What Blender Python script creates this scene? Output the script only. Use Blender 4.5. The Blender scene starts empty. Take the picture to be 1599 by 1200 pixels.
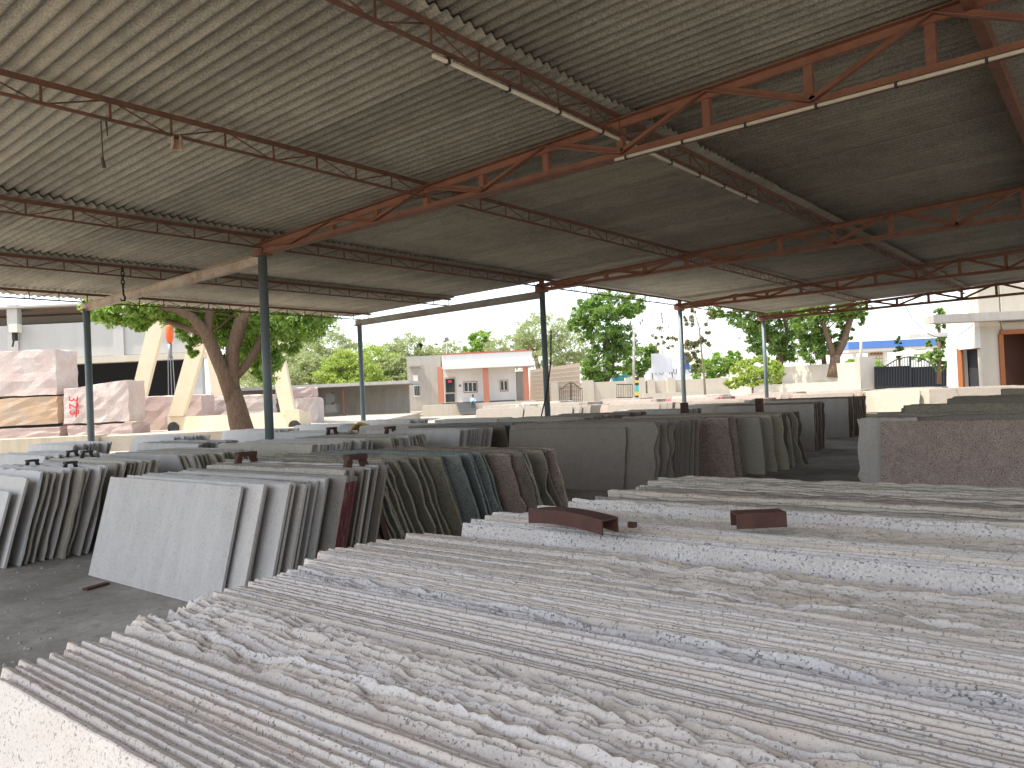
import bpy, math, random
import numpy as np
from mathutils import Vector, Matrix, Euler, noise as mnoise

# ------------------------------------------------------------------ camera, world, sun, exposure
sc = bpy.context.scene
col = sc.collection
EYE = 1.55
FPX = 1180.0                      # focal length in photo pixels (1599 wide)
_v1 = np.array([954., 26., -FPX]); _v2 = np.array([-1480., -85., -FPX])
_Y = _v1 / np.linalg.norm(_v1)
_U = np.cross(_v1, _v2); _U /= np.linalg.norm(_U)
if _U[1] < 0: _U = -_U
_X = np.cross(_Y, _U)
ROT = np.array([_X, _Y, _U])      # world axes: X along the slabs, Y along the rows, Z up
cam_d = bpy.data.cameras.new('camera')
cam_d.sensor_width = 36.0
cam_d.lens = 36.0 * FPX / 1599.0
cam_d.clip_end = 3000.0
cam_d.clip_start = 0.05
cam = bpy.data.objects.new('camera', cam_d); col.objects.link(cam)
M4 = Matrix.Identity(4)
for i in range(3):
    for j in range(3): M4[i][j] = ROT[i][j]
M4.translation = Vector((0, 0, EYE))
cam.matrix_world = M4
sc.camera = cam

SUN_EL = math.radians(62)
SUN_AZ = math.atan2(-0.62, -0.78)           # direction towards the sun: x, y
world = bpy.data.worlds.new('World'); sc.world = world
world.use_nodes = True
wn = world.node_tree.nodes; wl = world.node_tree.links
sky = wn.new('ShaderNodeTexSky'); sky.sky_type = 'NISHITA'
sky.sun_disc = False; sky.sun_elevation = SUN_EL; sky.sun_rotation = SUN_AZ
sky.air_density = 1.0; sky.dust_density = 1.2; sky.ozone_density = 1.0
bg = wn['Background']; bg.inputs['Strength'].default_value = 0.15
hsv = wn.new('ShaderNodeHueSaturation'); hsv.inputs['Saturation'].default_value = 0.5     # pale hazy sky
wl.new(sky.outputs['Color'], hsv.inputs['Color']); wl.new(hsv.outputs['Color'], bg.inputs['Color'])
sun_d = bpy.data.lights.new('sun', 'SUN'); sun_d.energy = 2.7; sun_d.angle = math.radians(0.53)
sun_d.color = (1.0, 0.92, 0.79)
sun = bpy.data.objects.new('sun', sun_d); col.objects.link(sun)
_s = Vector((math.sin(SUN_AZ) * math.cos(SUN_EL), math.cos(SUN_AZ) * math.cos(SUN_EL), math.sin(SUN_EL)))
sun.rotation_euler = _s.to_track_quat('Z', 'Y').to_euler()
sun.location = (-10, -10, 30)
sc.view_settings.view_transform = 'Standard'
sc.view_settings.look = 'None'
sc.view_settings.exposure = 1.5
sc.view_settings.gamma = 1.0
sc.view_settings.use_curve_mapping = False
sc.render.engine = 'CYCLES'
sc.cycles.use_denoising = True
sc.cycles.max_bounces = 10
sc.cycles.diffuse_bounces = 6
sc.cycles.glossy_bounces = 3
sc.cycles.transparent_max_bounces = 8
sc.cycles.sample_clamp_indirect = 6.0

# ------------------------------------------------------------------ helpers: image ray -> place
def W(px, py, d):
    r = ROT @ np.array([px - 800., -(py - 600.), -FPX]) / FPX
    return Vector((r[0] * d, r[1] * d, EYE + r[2] * d))
def onX(px, py, x):
    r = ROT @ np.array([px - 800., -(py - 600.), -FPX]); t = x / r[0]
    return Vector((x, r[1] * t, EYE + r[2] * t))
def onZ(px, py, z):
    r = ROT @ np.array([px - 800., -(py - 600.), -FPX]); t = (z - EYE) / r[2]
    return Vector((r[0] * t, r[1] * t, z))
RIGHT = Vector((ROT[0][0], ROT[1][0], 0)).normalized()
FWD = Vector((-ROT[0][2], -ROT[1][2], 0)).normalized()

# ------------------------------------------------------------------ helpers: objects
WO = {}
def tag(o, label=None, cat=None, group=None, kind=None):
    if label: o['label'] = label
    if cat: o['category'] = cat
    if group: o['group'] = group
    if kind or cat: o['kind'] = kind or 'thing'
    return o
def put(o, origin, parent=None):
    col.objects.link(o)
    WO[o.name] = Vector(origin)
    if parent is not None:
        o.parent = parent
        o.location = Vector(origin) - WO[parent.name]
    else:
        o.location = Vector(origin)
    return o
def empty(name, loc, label=None, cat=None, group=None):
    o = bpy.data.objects.new(name, None)
    o.empty_display_size = 0.3
    put(o, loc)
    return tag(o, label, cat, group)

class MB:
    def __init__(s): s.v = []; s.f = []; s.m = []
    def add(s, vs, fs, mi=0):
        b = len(s.v); s.v.extend([tuple(v) for v in vs])
        s.f.extend([tuple(b + i for i in f) for f in fs]); s.m.extend([mi] * len(fs)); return s
    def hexa(s, p, mi=0):           # p: 4 bottom ccw, 4 top
        return s.add(p, [(3, 2, 1, 0), (4, 5, 6, 7), (0, 1, 5, 4), (1, 2, 6, 5), (2, 3, 7, 6), (3, 0, 4, 7)], mi)
    def box(s, a, b, mi=0):
        x0, y0, z0 = a; x1, y1, z1 = b
        return s.hexa([(x0, y0, z0), (x1, y0, z0), (x1, y1, z0), (x0, y1, z0), (x0, y0, z1), (x1, y0, z1), (x1, y1, z1), (x0, y1, z1)], mi)
    def bar(s, p, q, w, h, up=(0, 0, 1), mi=0, ow=0, oh=0):
        p = Vector(p); q = Vector(q); d = (q - p).normalized()
        sd = d.cross(Vector(up))
        if sd.length < 1e-4: sd = d.cross(Vector((1, 0, 0)))
        sd.normalize(); u = sd.cross(d)
        P = []
        for e in (p, q):
            for a, b in ((-1, -1), (1, -1), (1, 1), (-1, 1)):
                P.append(e + sd * (a * w / 2 + ow) + u * (b * h / 2 + oh))
        return s.add(P, [(3, 2, 1, 0), (4, 5, 6, 7), (0, 1, 5, 4), (1, 2, 6, 5), (2, 3, 7, 6), (3, 0, 4, 7)], mi)
    def angle(s, p, q, a, t, up=(0, 0, 1), fs=1, fu=1, mi=0):   # L section as one closed profile
        p = Vector(p); q = Vector(q); d = (q - p).normalized()
        sd = d.cross(Vector(up))
        if sd.length < 1e-4: sd = d.cross(Vector((0, 1, 0)))
        sd.normalize(); u = sd.cross(d)
        prof = [(0, 0), (a, 0), (a, t), (t, t), (t, a), (0, a)]
        P = [e + sd * (x * fs) + u * (y * fu) for e in (p, q) for x, y in prof]
        F = [(i, (i + 1) % 6, 6 + (i + 1) % 6, 6 + i) for i in range(6)]
        F += [(0, 3, 2, 1), (0, 5, 4, 3), (6, 7, 8, 9), (6, 9, 10, 11)]
        return s.add(P, F, mi)
    def tube(s, pts, rad, n=8, mi=0, cap=True):
        pts = [Vector(p) for p in pts]
        if not isinstance(rad, (list, tuple)): rad = [rad] * len(pts)
        V = []; ref = None
        for i, p in enumerate(pts):
            d = (pts[min(i + 1, len(pts) - 1)] - pts[max(i - 1, 0)]).normalized()
            if ref is None:
                ref = Vector((0, 0, 1)) if abs(d.z) < .9 else Vector((1, 0, 0))
            a = d.cross(ref).normalized(); b = a.cross(d).normalized(); ref = b
            for k in range(n):
                t = 2 * math.pi * k / n
                V.append(p + (a * math.cos(t) + b * math.sin(t)) * rad[i])
        F = []
        for i in range(len(pts) - 1):
            for k in range(n):
                F.append((i * n + k, i * n + (k + 1) % n, (i + 1) * n + (k + 1) % n, (i + 1) * n + k))
        if cap:
            F.append(tuple(range(n))[::-1]); F.append(tuple((len(pts) - 1) * n + k for k in range(n)))
        return s.add(V, F, mi)
    def vbox(s, px0, px1, pt, pb, d, th, mi=0, d2=None):     # box standing at distance d, front spanned by photo columns
        pm = (pt + pb) / 2
        a = W(px0, pm, d); b = W(px1, pm, d2 or d)
        z1 = W((px0 + px1) / 2, pt, (d + (d2 or d)) / 2).z; z0 = W((px0 + px1) / 2, pb, (d + (d2 or d)) / 2).z
        n = Vector((-(b - a).y, (b - a).x, 0)).normalized()
        if n.dot(FWD) < 0: n = -n
        a2 = a + n * th; b2 = b + n * th
        return s.hexa([(a.x, a.y, z0), (b.x, b.y, z0), (b2.x, b2.y, z0), (a2.x, a2.y, z0), (a.x, a.y, z1), (b.x, b.y, z1), (b2.x, b2.y, z1), (a2.x, a2.y, z1)], mi)
    def mesh(s, name, org, mats, smooth=False):
        me = bpy.data.meshes.new(name)
        o = Vector(org)
        me.from_pydata([(v[0] - o.x, v[1] - o.y, v[2] - o.z) for v in s.v], [], s.f)
        if not isinstance(mats, (list, tuple)): mats = [mats]
        for m in mats: me.materials.append(m)
        if len(mats) > 1: me.polygons.foreach_set('material_index', s.m)
        if smooth: me.polygons.foreach_set('use_smooth', [True] * len(me.polygons))
        me.update()
        return me
    def build(s, name, mats, parent=None, smooth=False, kind=None, label=None, cat=None, group=None):
        if parent is not None: org = WO[parent.name]
        else:
            a = np.array(s.v); org = Vector(((a[:, 0].min() + a[:, 0].max()) / 2, (a[:, 1].min() + a[:, 1].max()) / 2, a[:, 2].min()))
        o = bpy.data.objects.new(name, s.mesh(name, org, mats, smooth))
        put(o, org, parent)
        return tag(o, label, cat, group, kind)

# ------------------------------------------------------------------ materials
MATS = {}
def lin(c):
    return tuple(((x / 255.) / 12.92 if x / 255. <= .04045 else ((x / 255. + .055) / 1.055) ** 2.4) for x in c) + (1.,)
class NT:
    def __init__(s, name, rough=.8, metal=0., spec=.3):
        m = bpy.data.materials.new(name); m.use_nodes = True; s.m = m
        s.n = m.node_tree.nodes; s.l = m.node_tree.links
        s.b = s.n['Principled BSDF']; s.b.inputs['Roughness'].default_value = rough; s.b.inputs['Metallic'].default_value = metal
        s.b.inputs['Specular IOR Level'].default_value = spec
        tc = s.n.new('ShaderNodeTexCoord'); oi = s.n.new('ShaderNodeObjectInfo')
        v = s.n.new('ShaderNodeVectorMath'); v.operation = 'ADD'
        mu = s.n.new('ShaderNodeMath'); mu.operation = 'MULTIPLY'; mu.inputs[1].default_value = 37.
        s.l.new(oi.outputs['Random'], mu.inputs[0]); s.l.new(tc.outputs['Object'], v.inputs[0]); s.l.new(mu.outputs[0], v.inputs[1])
        s.co = v.outputs[0]; s.oi = oi; s.tc = tc
    def scaled(s, sx, sy, sz):
        v = s.n.new('ShaderNodeVectorMath'); v.operation = 'MULTIPLY'; v.inputs[1].default_value = (sx, sy, sz)
        s.l.new(s.co, v.inputs[0]); return v.outputs[0]
    def noise(s, scale, detail=4, rough=.6, co=None):
        t = s.n.new('ShaderNodeTexNoise'); t.inputs['Scale'].default_value = scale; t.inputs['Detail'].default_value = detail
        t.inputs['Roughness'].default_value = rough; s.l.new(co or s.co, t.inputs['Vector']); return t.outputs['Fac']
    def vor(s, scale, out='Distance', co=None):
        t = s.n.new('ShaderNodeTexVoronoi'); t.inputs['Scale'].default_value = scale; s.l.new(co or s.co, t.inputs['Vector']); return t.outputs[out]
    def ramp(s, fac, stops, interp='LINEAR'):
        r = s.n.new('ShaderNodeValToRGB'); r.color_ramp.interpolation = interp
        e = r.color_ramp.elements
        while len(e) < len(stops): e.new(.5)
        for el, (p, c) in zip(e, stops):
            el.position = p; el.color = c if len(c) == 4 else tuple(c) + (1.,)
        s.l.new(fac, r.inputs['Fac']); return r.outputs['Color']
    def mix(s, fac, a, b, mode='MIX'):
        x = s.n.new('ShaderNodeMix'); x.data_type = 'RGBA'; x.blend_type = mode
        for k, val in ((0, fac), (6, a), (7, b)):
            if isinstance(val, (int, float)): x.inputs[k].default_value = val
            elif isinstance(val, tuple): x.inputs[k].default_value = val if len(val) == 4 else val + (1.,)
            else: s.l.new(val, x.inputs[k])
        return x.outputs[2]
    def math(s, op, a, b):
        x = s.n.new('ShaderNodeMath'); x.operation = op
        for k, val in ((0, a), (1, b)):
            if isinstance(val, (int, float)): x.inputs[k].default_value = val
            else: s.l.new(val, x.inputs[k])
        return x.outputs[0]
    def bump(s, h, strength=.3, dist=.01):
        b = s.n.new('ShaderNodeBump'); b.inputs['Strength'].default_value = strength; b.inputs['Distance'].default_value = dist
        s.l.new(h, b.inputs['Height']); s.l.new(b.outputs[0], s.b.inputs['Normal'])
    def done(s, c=None):
        if c is not None:
            if isinstance(c, tuple): s.b.inputs['Base Color'].default_value = c if len(c) == 4 else c + (1.,)
            else: s.l.new(c, s.b.inputs['Base Color'])
        MATS[s.m.name] = s.m
        return s.m
K1 = (1, 1, 1, 1); K0 = (0, 0, 0, 1)
def granite(name, light, mid, dark, dens=.3, scale=55., rough=.62, dust=.25, dustc=(.42, .40, .37, 1), streak=.0, tint=None):
    t = NT(name, rough, 0, .35)
    cell = t.n.new('ShaderNodeTexVoronoi'); cell.inputs['Scale'].default_value = scale * 1.3; t.l.new(t.co, cell.inputs['Vector'])
    sp = t.n.new('ShaderNodeSeparateColor'); t.l.new(cell.outputs['Color'], sp.inputs[0])
    c = t.mix(sp.outputs[0], light, mid)
    cl = t.noise(7., 3); c = t.mix(t.ramp(cl, [(.4, K0), (.62, K1)]), c, t.mix(.6, c, mid))
    if tint: c = t.mix(t.ramp(t.noise(1.6, 3), [(.5, K0), (.7, K1)]), c, t.mix(.55, c, tint))
    th = .66 - .24 * dens
    sel = t.ramp(t.noise(scale * .85, 2.5, .55), [(th, K0), (th + .025, K1)])
    clu = t.ramp(t.noise(scale * .16, 3), [(.36, K0), (.56, K1)])
    c = t.mix(t.math('MULTIPLY', sel, t.math('ADD', .35, t.math('MULTIPLY', clu, .6))), c, dark)
    sel2 = t.ramp(t.noise(scale * 2.1, 2, .5), [(.63, K0), (.68, K1)])
    c = t.mix(t.math('MULTIPLY', sel2, .45), c, dark)
    d = t.ramp(t.noise(2.3, 6, .65), [(.35, K0), (.75, K1)])
    c = t.mix(t.math('MULTIPLY', d, dust), c, dustc)
    if streak:
        st = t.ramp(t.noise(4., 5, .7, t.scaled(1.4, 1., .3)), [(.42, K0), (.68, K1)])
        c = t.mix(t.math('MULTIPLY', st, streak), c, (.66, .65, .63, 1))
    wr = t.math('FRACT', t.math('MULTIPLY', t.oi.outputs['Random'], 7.31), 0.)
    c = t.mix(t.math('MULTIPLY', wr, .45), c, t.mix(1., c, (.92, .82, .68, 1), 'MULTIPLY'))
    br = t.n.new('ShaderNodeHueSaturation'); t.l.new(c, br.inputs['Color'])
    t.l.new(t.math('ADD', .88, t.math('MULTIPLY', t.oi.outputs['Random'], .2)), br.inputs['Value'])
    t.bump(t.noise(scale * 2.2, 4), .35, .002)
    return t.done(br.outputs[0])
granite('granite_pink', (.70, .655, .61, 1), (.59, .53, .49, 1), (.17, .16, .155, 1), .26, 150, tint=(.64, .54, .45, 1), dust=.35, dustc=(.58, .555, .51, 1))
granite('granite_rough', (.66, .61, .55, 1), (.53, .47, .41, 1), (.17, .16, .15, 1), .26, 150, dust=.75, dustc=(.34, .30, .25, 1), rough=.85, tint=(.55, .44, .34, 1))
granite('granite_blue', (.66, .635, .62, 1), (.50, .47, .46, 1), (.14, .145, .15, 1), .32, 115, dust=.15)
granite('granite_lavender', (.52, .495, .47, 1), (.43, .405, .385, 1), (.27, .255, .25, 1), .35, 110, streak=.35, rough=.55, dust=.3, dustc=(.5, .49, .47, 1))
granite('granite_grey', (.32, .282, .245, 1), (.235, .205, .178, 1), (.12, .115, .11, 1), .3, 100, dust=.4, dustc=(.29, .27, .235, 1))
granite('granite_olive', (.43, .405, .33, 1), (.28, .26, .20, 1), (.08, .08, .065, 1), .5, 95, dust=.5, dustc=(.34, .31, .24, 1))
granite('granite_teal', (.32, .34, .325, 1), (.19, .22, .21, 1), (.065, .075, .075, 1), .5, 80, dust=.35, dustc=(.28, .30, .28, 1))
granite('granite_brown', (.50, .40, .35, 1), (.32, .235, .20, 1), (.10, .075, .07, 1), .42, 62, dust=.15, dustc=(.34, .28, .24, 1))
granite('granite_darkbrown', (.30, .24, .195, 1), (.19, .145, .115, 1), (.08, .06, .05, 1), .4, 80, dust=.45, dustc=(.30, .26, .21, 1))
granite('granite_tan', (.50, .465, .40, 1), (.42, .385, .32, 1), (.2, .18, .14, 1), .3, 80, dust=.5, dustc=(.38, .34, .27, 1))
granite('granite_white', (.60, .59, .58, 1), (.52, .51, .505, 1), (.4, .39, .39, 1), .2, 90, streak=.3)
granite('granite_salmon', (.60, .43, .35, 1), (.50, .34, .27, 1), (.28, .2, .18, 1), .3, 80)
granite('granite_red', (.34, .07, .09, 1), (.26, .05, .07, 1), (.12, .03, .04, 1), .2, 80)

def plain(name, c, rough=.8, metal=0., var=.12, scale=4., spec=.3, dirt=None, dirtamt=.5, bump=0., streaks=False):
    t = NT(name, rough, metal, spec)
    c4 = tuple(c) + (1.,) if len(c) == 3 else c
    a = t.mix(t.noise(scale, 5, .65), tuple(x * (1 - var) for x in c4[:3]) + (1.,), tuple(min(1, x * (1 + var)) for x in c4[:3]) + (1.,))
    if dirt:
        co = t.scaled(1.6, 1.6, .3) if streaks else None
        a = t.mix(t.math('MULTIPLY', t.ramp(t.noise(scale * .7, 7, .7, co), [(.45, K0), (.7, K1)]), dirtamt), a, tuple(dirt) + (1.,))
    if bump: t.bump(t.noise(scale * 6, 5), bump, .01)
    return t.done(a)
plain('rust_paint', (.29, .135, .085), .65, 0, .25, 5, dirt=(.17, .075, .05), dirtamt=.7, bump=.2)
plain('rust_dark', (.19, .095, .065), .75, 0, .25, 6, dirt=(.10, .06, .045), dirtamt=.7)
plain('rust_beam', (.55, .47, .38), .7, 0, .15, 3, dirt=(.25, .12, .06), dirtamt=.85)
plain('beam_grey', (.36, .36, .34), .7, 0, .15, 3, dirt=(.25, .16, .10), dirtamt=.7)
plain('column_paint', (.15, .20, .215), .45, 0, .15, 3, .4, dirt=(.20, .19, .17), dirtamt=.55)
plain('conduit_white', (.72, .66, .54), .5)
plain('clip_dark', (.06, .05, .05), .6)
plain('rack_black', (.045, .045, .045), .7, 0, .3, 8, dirt=(.12, .08, .06), dirtamt=.5)
plain('rack_rust', (.085, .04, .032), .75, 0, .3, 12, dirt=(.13, .06, .04), dirtamt=.7, bump=.3)
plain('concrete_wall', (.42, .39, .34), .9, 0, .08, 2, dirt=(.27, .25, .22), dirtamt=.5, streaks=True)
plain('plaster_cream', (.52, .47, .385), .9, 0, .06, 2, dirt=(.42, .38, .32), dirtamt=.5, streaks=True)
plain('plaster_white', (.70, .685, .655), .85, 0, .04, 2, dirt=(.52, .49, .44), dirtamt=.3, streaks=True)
plain('plaster_factory', (.46, .455, .435), .9, 0, .05, 1.2, dirt=(.40, .38, .35), dirtamt=.55, streaks=True)
plain('brick_pale', (.52, .40, .30), .9, 0, .15, 5, dirt=(.40, .34, .28), dirtamt=.5)
plain('terracotta', (.50, .20, .13), .8, 0, .08, 3)
plain('trim_red', (.45, .13, .09), .7)
plain('grey_plinth', (.16, .16, .16), .8)
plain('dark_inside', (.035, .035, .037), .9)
plain('wood_orange', (.30, .105, .035), .6, 0, .2, 6)
plain('wood_dark', (.06, .022, .012), .6, 0, .2, 6)
plain('gate_black', (.025, .028, .033), .5)
plain('gate_dark', (.04, .04, .042), .6)
plain('crane_cream', (.72, .61, .44), .55, 0, .08, 1.5, dirt=(.62, .46, .28), dirtamt=.4)
plain('hook_orange', (.75, .14, .04), .5)
plain('steel', (.25, .25, .25), .5, .6)
plain('wire_black', (.03, .03, .03), .6)
plain('rope', (.10, .085, .06), .95)
plain('rag', (.50, .36, .26), .95)
plain('red_paint', (.62, .05, .06), .7)
plain('red_edge', (.12, .015, .02), .6, 0, .2, 12, dirt=(.30, .25, .25), dirtamt=.4)
plain('sign_white', (.78, .78, .80), .6)
plain('sign_blue', (.05, .13, .42), .5)
plain('sign_text', (.22, .2, .28), .6)
plain('sign_red', (.6, .06, .1), .6)
plain('canopy_blue', (.09, .2, .5), .5)
plain('pole_concrete', (.48, .46, .42), .85, 0, .08, 3)
plain('marking_yellow', (.62, .45, .08), .7)
plain('marking_teal', (.08, .42, .40), .7)
plain('bark', (.14, .09, .06), .95, 0, .45, 14, dirt=(.26, .18, .125), dirtamt=.6, bump=1., streaks=True)
plain('bark_pale', (.27, .22, .165), .95, 0, .3, 5, bump=.6)
plain('skin', (.16, .085, .055), .6)
plain('hair', (.012, .01, .01), .7)
plain('shirt', (.42, .58, .66), .85)
plain('trousers', (.07, .10, .12), .85)
plain('drum_yellow', (.60, .38, .12), .6)
plain('drum_grey', (.42, .44, .42), .6, dirt=(.5, .4, .2), dirtamt=.4)
plain('tin_teal', (.05, .34, .42), .5)
plain('fabric_cream', (.72, .62, .38), .85)
plain('shed_roof', (.42, .41, .38), .9, 0, .1, 3, dirt=(.28, .26, .24), dirtamt=.5)
plain('shed_wall', (.40, .37, .33), .9, 0, .1, 2, dirt=(.24, .22, .2), dirtamt=.6, streaks=True)
plain('ledge_stone', (.52, .45, .34), .9, 0, .15, 2, dirt=(.30, .26, .2), dirtamt=.6, streaks=True, bump=.4)
def block_mat(name, c, s2):
    t = NT(name, .9)
    a = t.mix(t.ramp(t.noise(1.1, 5), [(.4, K0), (.62, K1)]), tuple(c) + (1.,), tuple(s2) + (1.,))
    a = t.mix(t.math('MULTIPLY', t.ramp(t.noise(14, 5, .7), [(.5, K0), (.62, K1)]), .35), a, (.35, .28, .25, 1))
    t.bump(t.noise(11, 7, .75, t.scaled(.7, .7, 1.5)), .8, .04)
    return t.done(a)
block_mat('block_pink', (.53, .43, .395), (.60, .53, .49))
block_mat('block_rose', (.50, .38, .34), (.55, .43, .39))
block_mat('block_ochre', (.50, .35, .22), (.48, .37, .28))
# glass of windows and doors
t = NT('glass_dark', .08, 0, .5); t.done((.03, .04, .045, 1))
# roof sheets: weathered fibre cement, mottled
t = NT('roof_sheet', .85, 0, .3)
a = t.mix(t.ramp(t.noise(62, 4, .75), [(.36, K0), (.6, K1)]), (.17, .158, .13, 1), (.48, .452, .385, 1))
a = t.mix(t.ramp(t.noise(2.2, 6, .7), [(.42, K0), (.68, K1)]), a, t.mix(.55, a, (.20, .185, .15, 1)))
a = t.mix(t.ramp(t.noise(1.0, 5, .7, t.scaled(.25, 2.5, 1)), [(.5, K0), (.72, K1)]), a, t.mix(.5, a, (.56, .50, .38, 1)))
hs = t.n.new('ShaderNodeHueSaturation'); t.l.new(a, hs.inputs['Color'])
t.l.new(t.math('ADD', .86, t.math('MULTIPLY', t.oi.outputs['Random'], .24)), hs.inputs['Value'])
t.bump(t.noise(90, 4), .4, .003)
t.done(hs.outputs[0])
# concrete floor of the shed
t = NT('floor_concrete', .8, 0, .35)
a = t.ramp(t.noise(.8, 8, .62), [(.3, (.19, .17, .14, 1)), (.5, (.36, .335, .295, 1)), (.66, (.54, .51, .46, 1))])
a = t.mix(t.math('MULTIPLY', t.ramp(t.noise(9, 6, .7), [(.5, K0), (.65, K1)]), .45), a, (.17, .15, .125, 1))
br = t.n.new('ShaderNodeTexBrick'); br.inputs['Scale'].default_value = 9.; br.inputs['Mortar Size'].default_value = .03
br.inputs['Color1'].default_value = K1; br.inputs['Color2'].default_value = K1; br.inputs['Mortar'].default_value = K0
t.l.new(t.co, br.inputs['Vector'])
msk = t.math('MULTIPLY', t.math('SUBTRACT', 1., br.outputs['Color']), t.ramp(t.noise(.55, 2), [(.52, K0), (.6, K1)]))
a = t.mix(t.math('MULTIPLY', msk, .3), a, (.35, .33, .30, 1))
t.bump(t.noise(22, 7), .4, .01)
t.done(a)
# yard ground: pale dusty earth and stone powder
t = NT('yard_ground', .95, 0, .2)
a = t.ramp(t.noise(.25, 9, .62), [(.3, (.30, .25, .19, 1)), (.5, (.38, .335, .275, 1)), (.7, (.45, .415, .36, 1))])
a = t.mix(t.math('MULTIPLY', t.ramp(t.noise(6, 8, .7), [(.5, K0), (.66, K1)]), .4), a, (.38, .32, .25, 1))
t.bump(t.noise(9, 8), .5, .03)
t.done(a)
def leafmat(name, c1, c2, trans=.45):
    m = bpy.data.materials.new(name); m.use_nodes = True
    n = m.node_tree.nodes; l = m.node_tree.links; n.clear()
    out = n.new('ShaderNodeOutputMaterial'); ge = n.new('ShaderNodeNewGeometry')
    r = n.new('ShaderNodeValToRGB'); r.color_ramp.elements[0].color = tuple(c1) + (1.,); r.color_ramp.elements[1].color = tuple(c2) + (1.,)
    l.new(ge.outputs['Random Per Island'], r.inputs['Fac'])
    d = n.new('ShaderNodeBsdfDiffuse'); tr = n.new('ShaderNodeBsdfTranslucent'); mx = n.new('ShaderNodeMixShader'); mx.inputs[0].default_value = trans
    g = n.new('ShaderNodeBsdfGlossy'); g.inputs['Roughness'].default_value = .45; mx2 = n.new('ShaderNodeMixShader'); mx2.inputs[0].default_value = .05
    l.new(r.outputs[0], d.inputs[0]); l.new(r.outputs[0], tr.inputs[0]); l.new(d.outputs[0], mx.inputs[1]); l.new(tr.outputs[0], mx.inputs[2])
    l.new(mx.outputs[0], mx2.inputs[1]); l.new(g.outputs[0], mx2.inputs[2]); l.new(mx2.outputs[0], out.inputs[0]); MATS[name] = m
leafmat('leaf_neem', (.11, .21, .035), (.27, .42, .075), .6)
leafmat('leaf_bright', (.15, .30, .04), (.40, .55, .11), .65)
leafmat('leaf_overexposed', (.28, .34, .13), (.46, .50, .24), .55)  # pale leaf colour imitates the overexposed look of the far trees
leafmat('leaf_lime', (.28, .40, .06), (.46, .54, .11), .55)
leafmat('leaf_dark', (.03, .075, .02), (.075, .14, .035))
leafmat('leaf_dry', (.13, .14, .04), (.24, .22, .07))
G = MATS
#@@SETTING
# ------------------------------------------------------------------ setting: ground and floor
def sheet(name, x0, x1, y0, y1, z, mat, nx=1, ny=1, bump=0, seed=0):
    vs = []; fs = []
    for j in range(ny + 1):
        for i in range(nx + 1):
            x = x0 + (x1 - x0) * i / nx; y = y0 + (y1 - y0) * j / ny
            vs.append((x, y, z + (mnoise.noise(Vector((x * .12, y * .12, seed))) * bump if bump else 0)))
    for j in range(ny):
        for i in range(nx):
            a = j * (nx + 1) + i; fs.append((a, a + 1, a + nx + 2, a + nx + 1))
    m = MB(); m.add(vs, fs)
    o = m.build(name, mat); tag(o, kind='structure'); return o
sheet('ground', -2500, 2500, -2500, 2500, -.05, G['yard_ground'])
m = MB(); m.box((-21.5, -1.0, -.30), (13.6, 34.5, 0.0)); tag(m.build('shed_floor', G['floor_concrete']), kind='structure')

# ------------------------------------------------------------------ open shed
XC = -0.1
_rx = [-20.6, -19.5, -15.8, -12., -7.8, -4.5, -.9, XC]
_rz = [4.48, 4.50, 4.57, 4.645, 4.722, 4.80, 4.93, 4.955]
def roofz(x):
    if x > XC: x = 2 * XC - x
    return float(np.interp(x, _rx, _rz))
TY = [-.3, 7.83, 16.3, 24.4, 32.3]
Y0, YL, YR = -1.7, 16.75, 33.0
shed = empty('open_shed', (-12., 7.83, 0), 'large open steel shed with corrugated roof, red trusses and grey posts over the slabs', 'shed')
def copy_part(o, dloc, parent):
    c = o.copy(); col.objects.link(c); c.parent = parent; c.location = Vector(o.location) + Vector(dloc); return c
# columns
def ring(mb, c, r, z0, z1, n=20): mb.tube([(c[0], c[1], z0), (c[0], c[1], z1)], r, n)
m = MB(); ring(m, (-12, 7.83), .079, 0, 4.265); colp = m.build('column', G['column_paint'], shed)
me = colp.data; me.polygons.foreach_set('use_smooth', [len(p.vertices) == 4 for p in me.polygons])
m = MB(); m.box((-12.13, 7.70, 4.267), (-11.87, 7.96, 4.291)); capp = m.build('cap_plate', G['rust_paint'], shed); 
capp.parent = colp; WO[colp.name] = WO[shed.name]
m = MB(); m.box((-12.16, 7.67, .001), (-11.84, 7.99, .02)); basp = m.build('base_plate', G['column_paint'], shed); basp.parent = colp
for X in (-12., 11.8):
    for Y in TY:
        if X == -12. and Y == 7.83: continue
        c = copy_part(colp, (X + 12, Y - 7.83, 0), shed)
        for s in (capp, basp): copy_part(s, (0, 0, 0), c)
for Y in TY[:3]:
    c = copy_part(colp, (-7.55, Y - 7.83, -.18), shed)
    for s in (capp, basp): copy_part(s, (0, 0, 0 if s is capp else .18), c)
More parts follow.
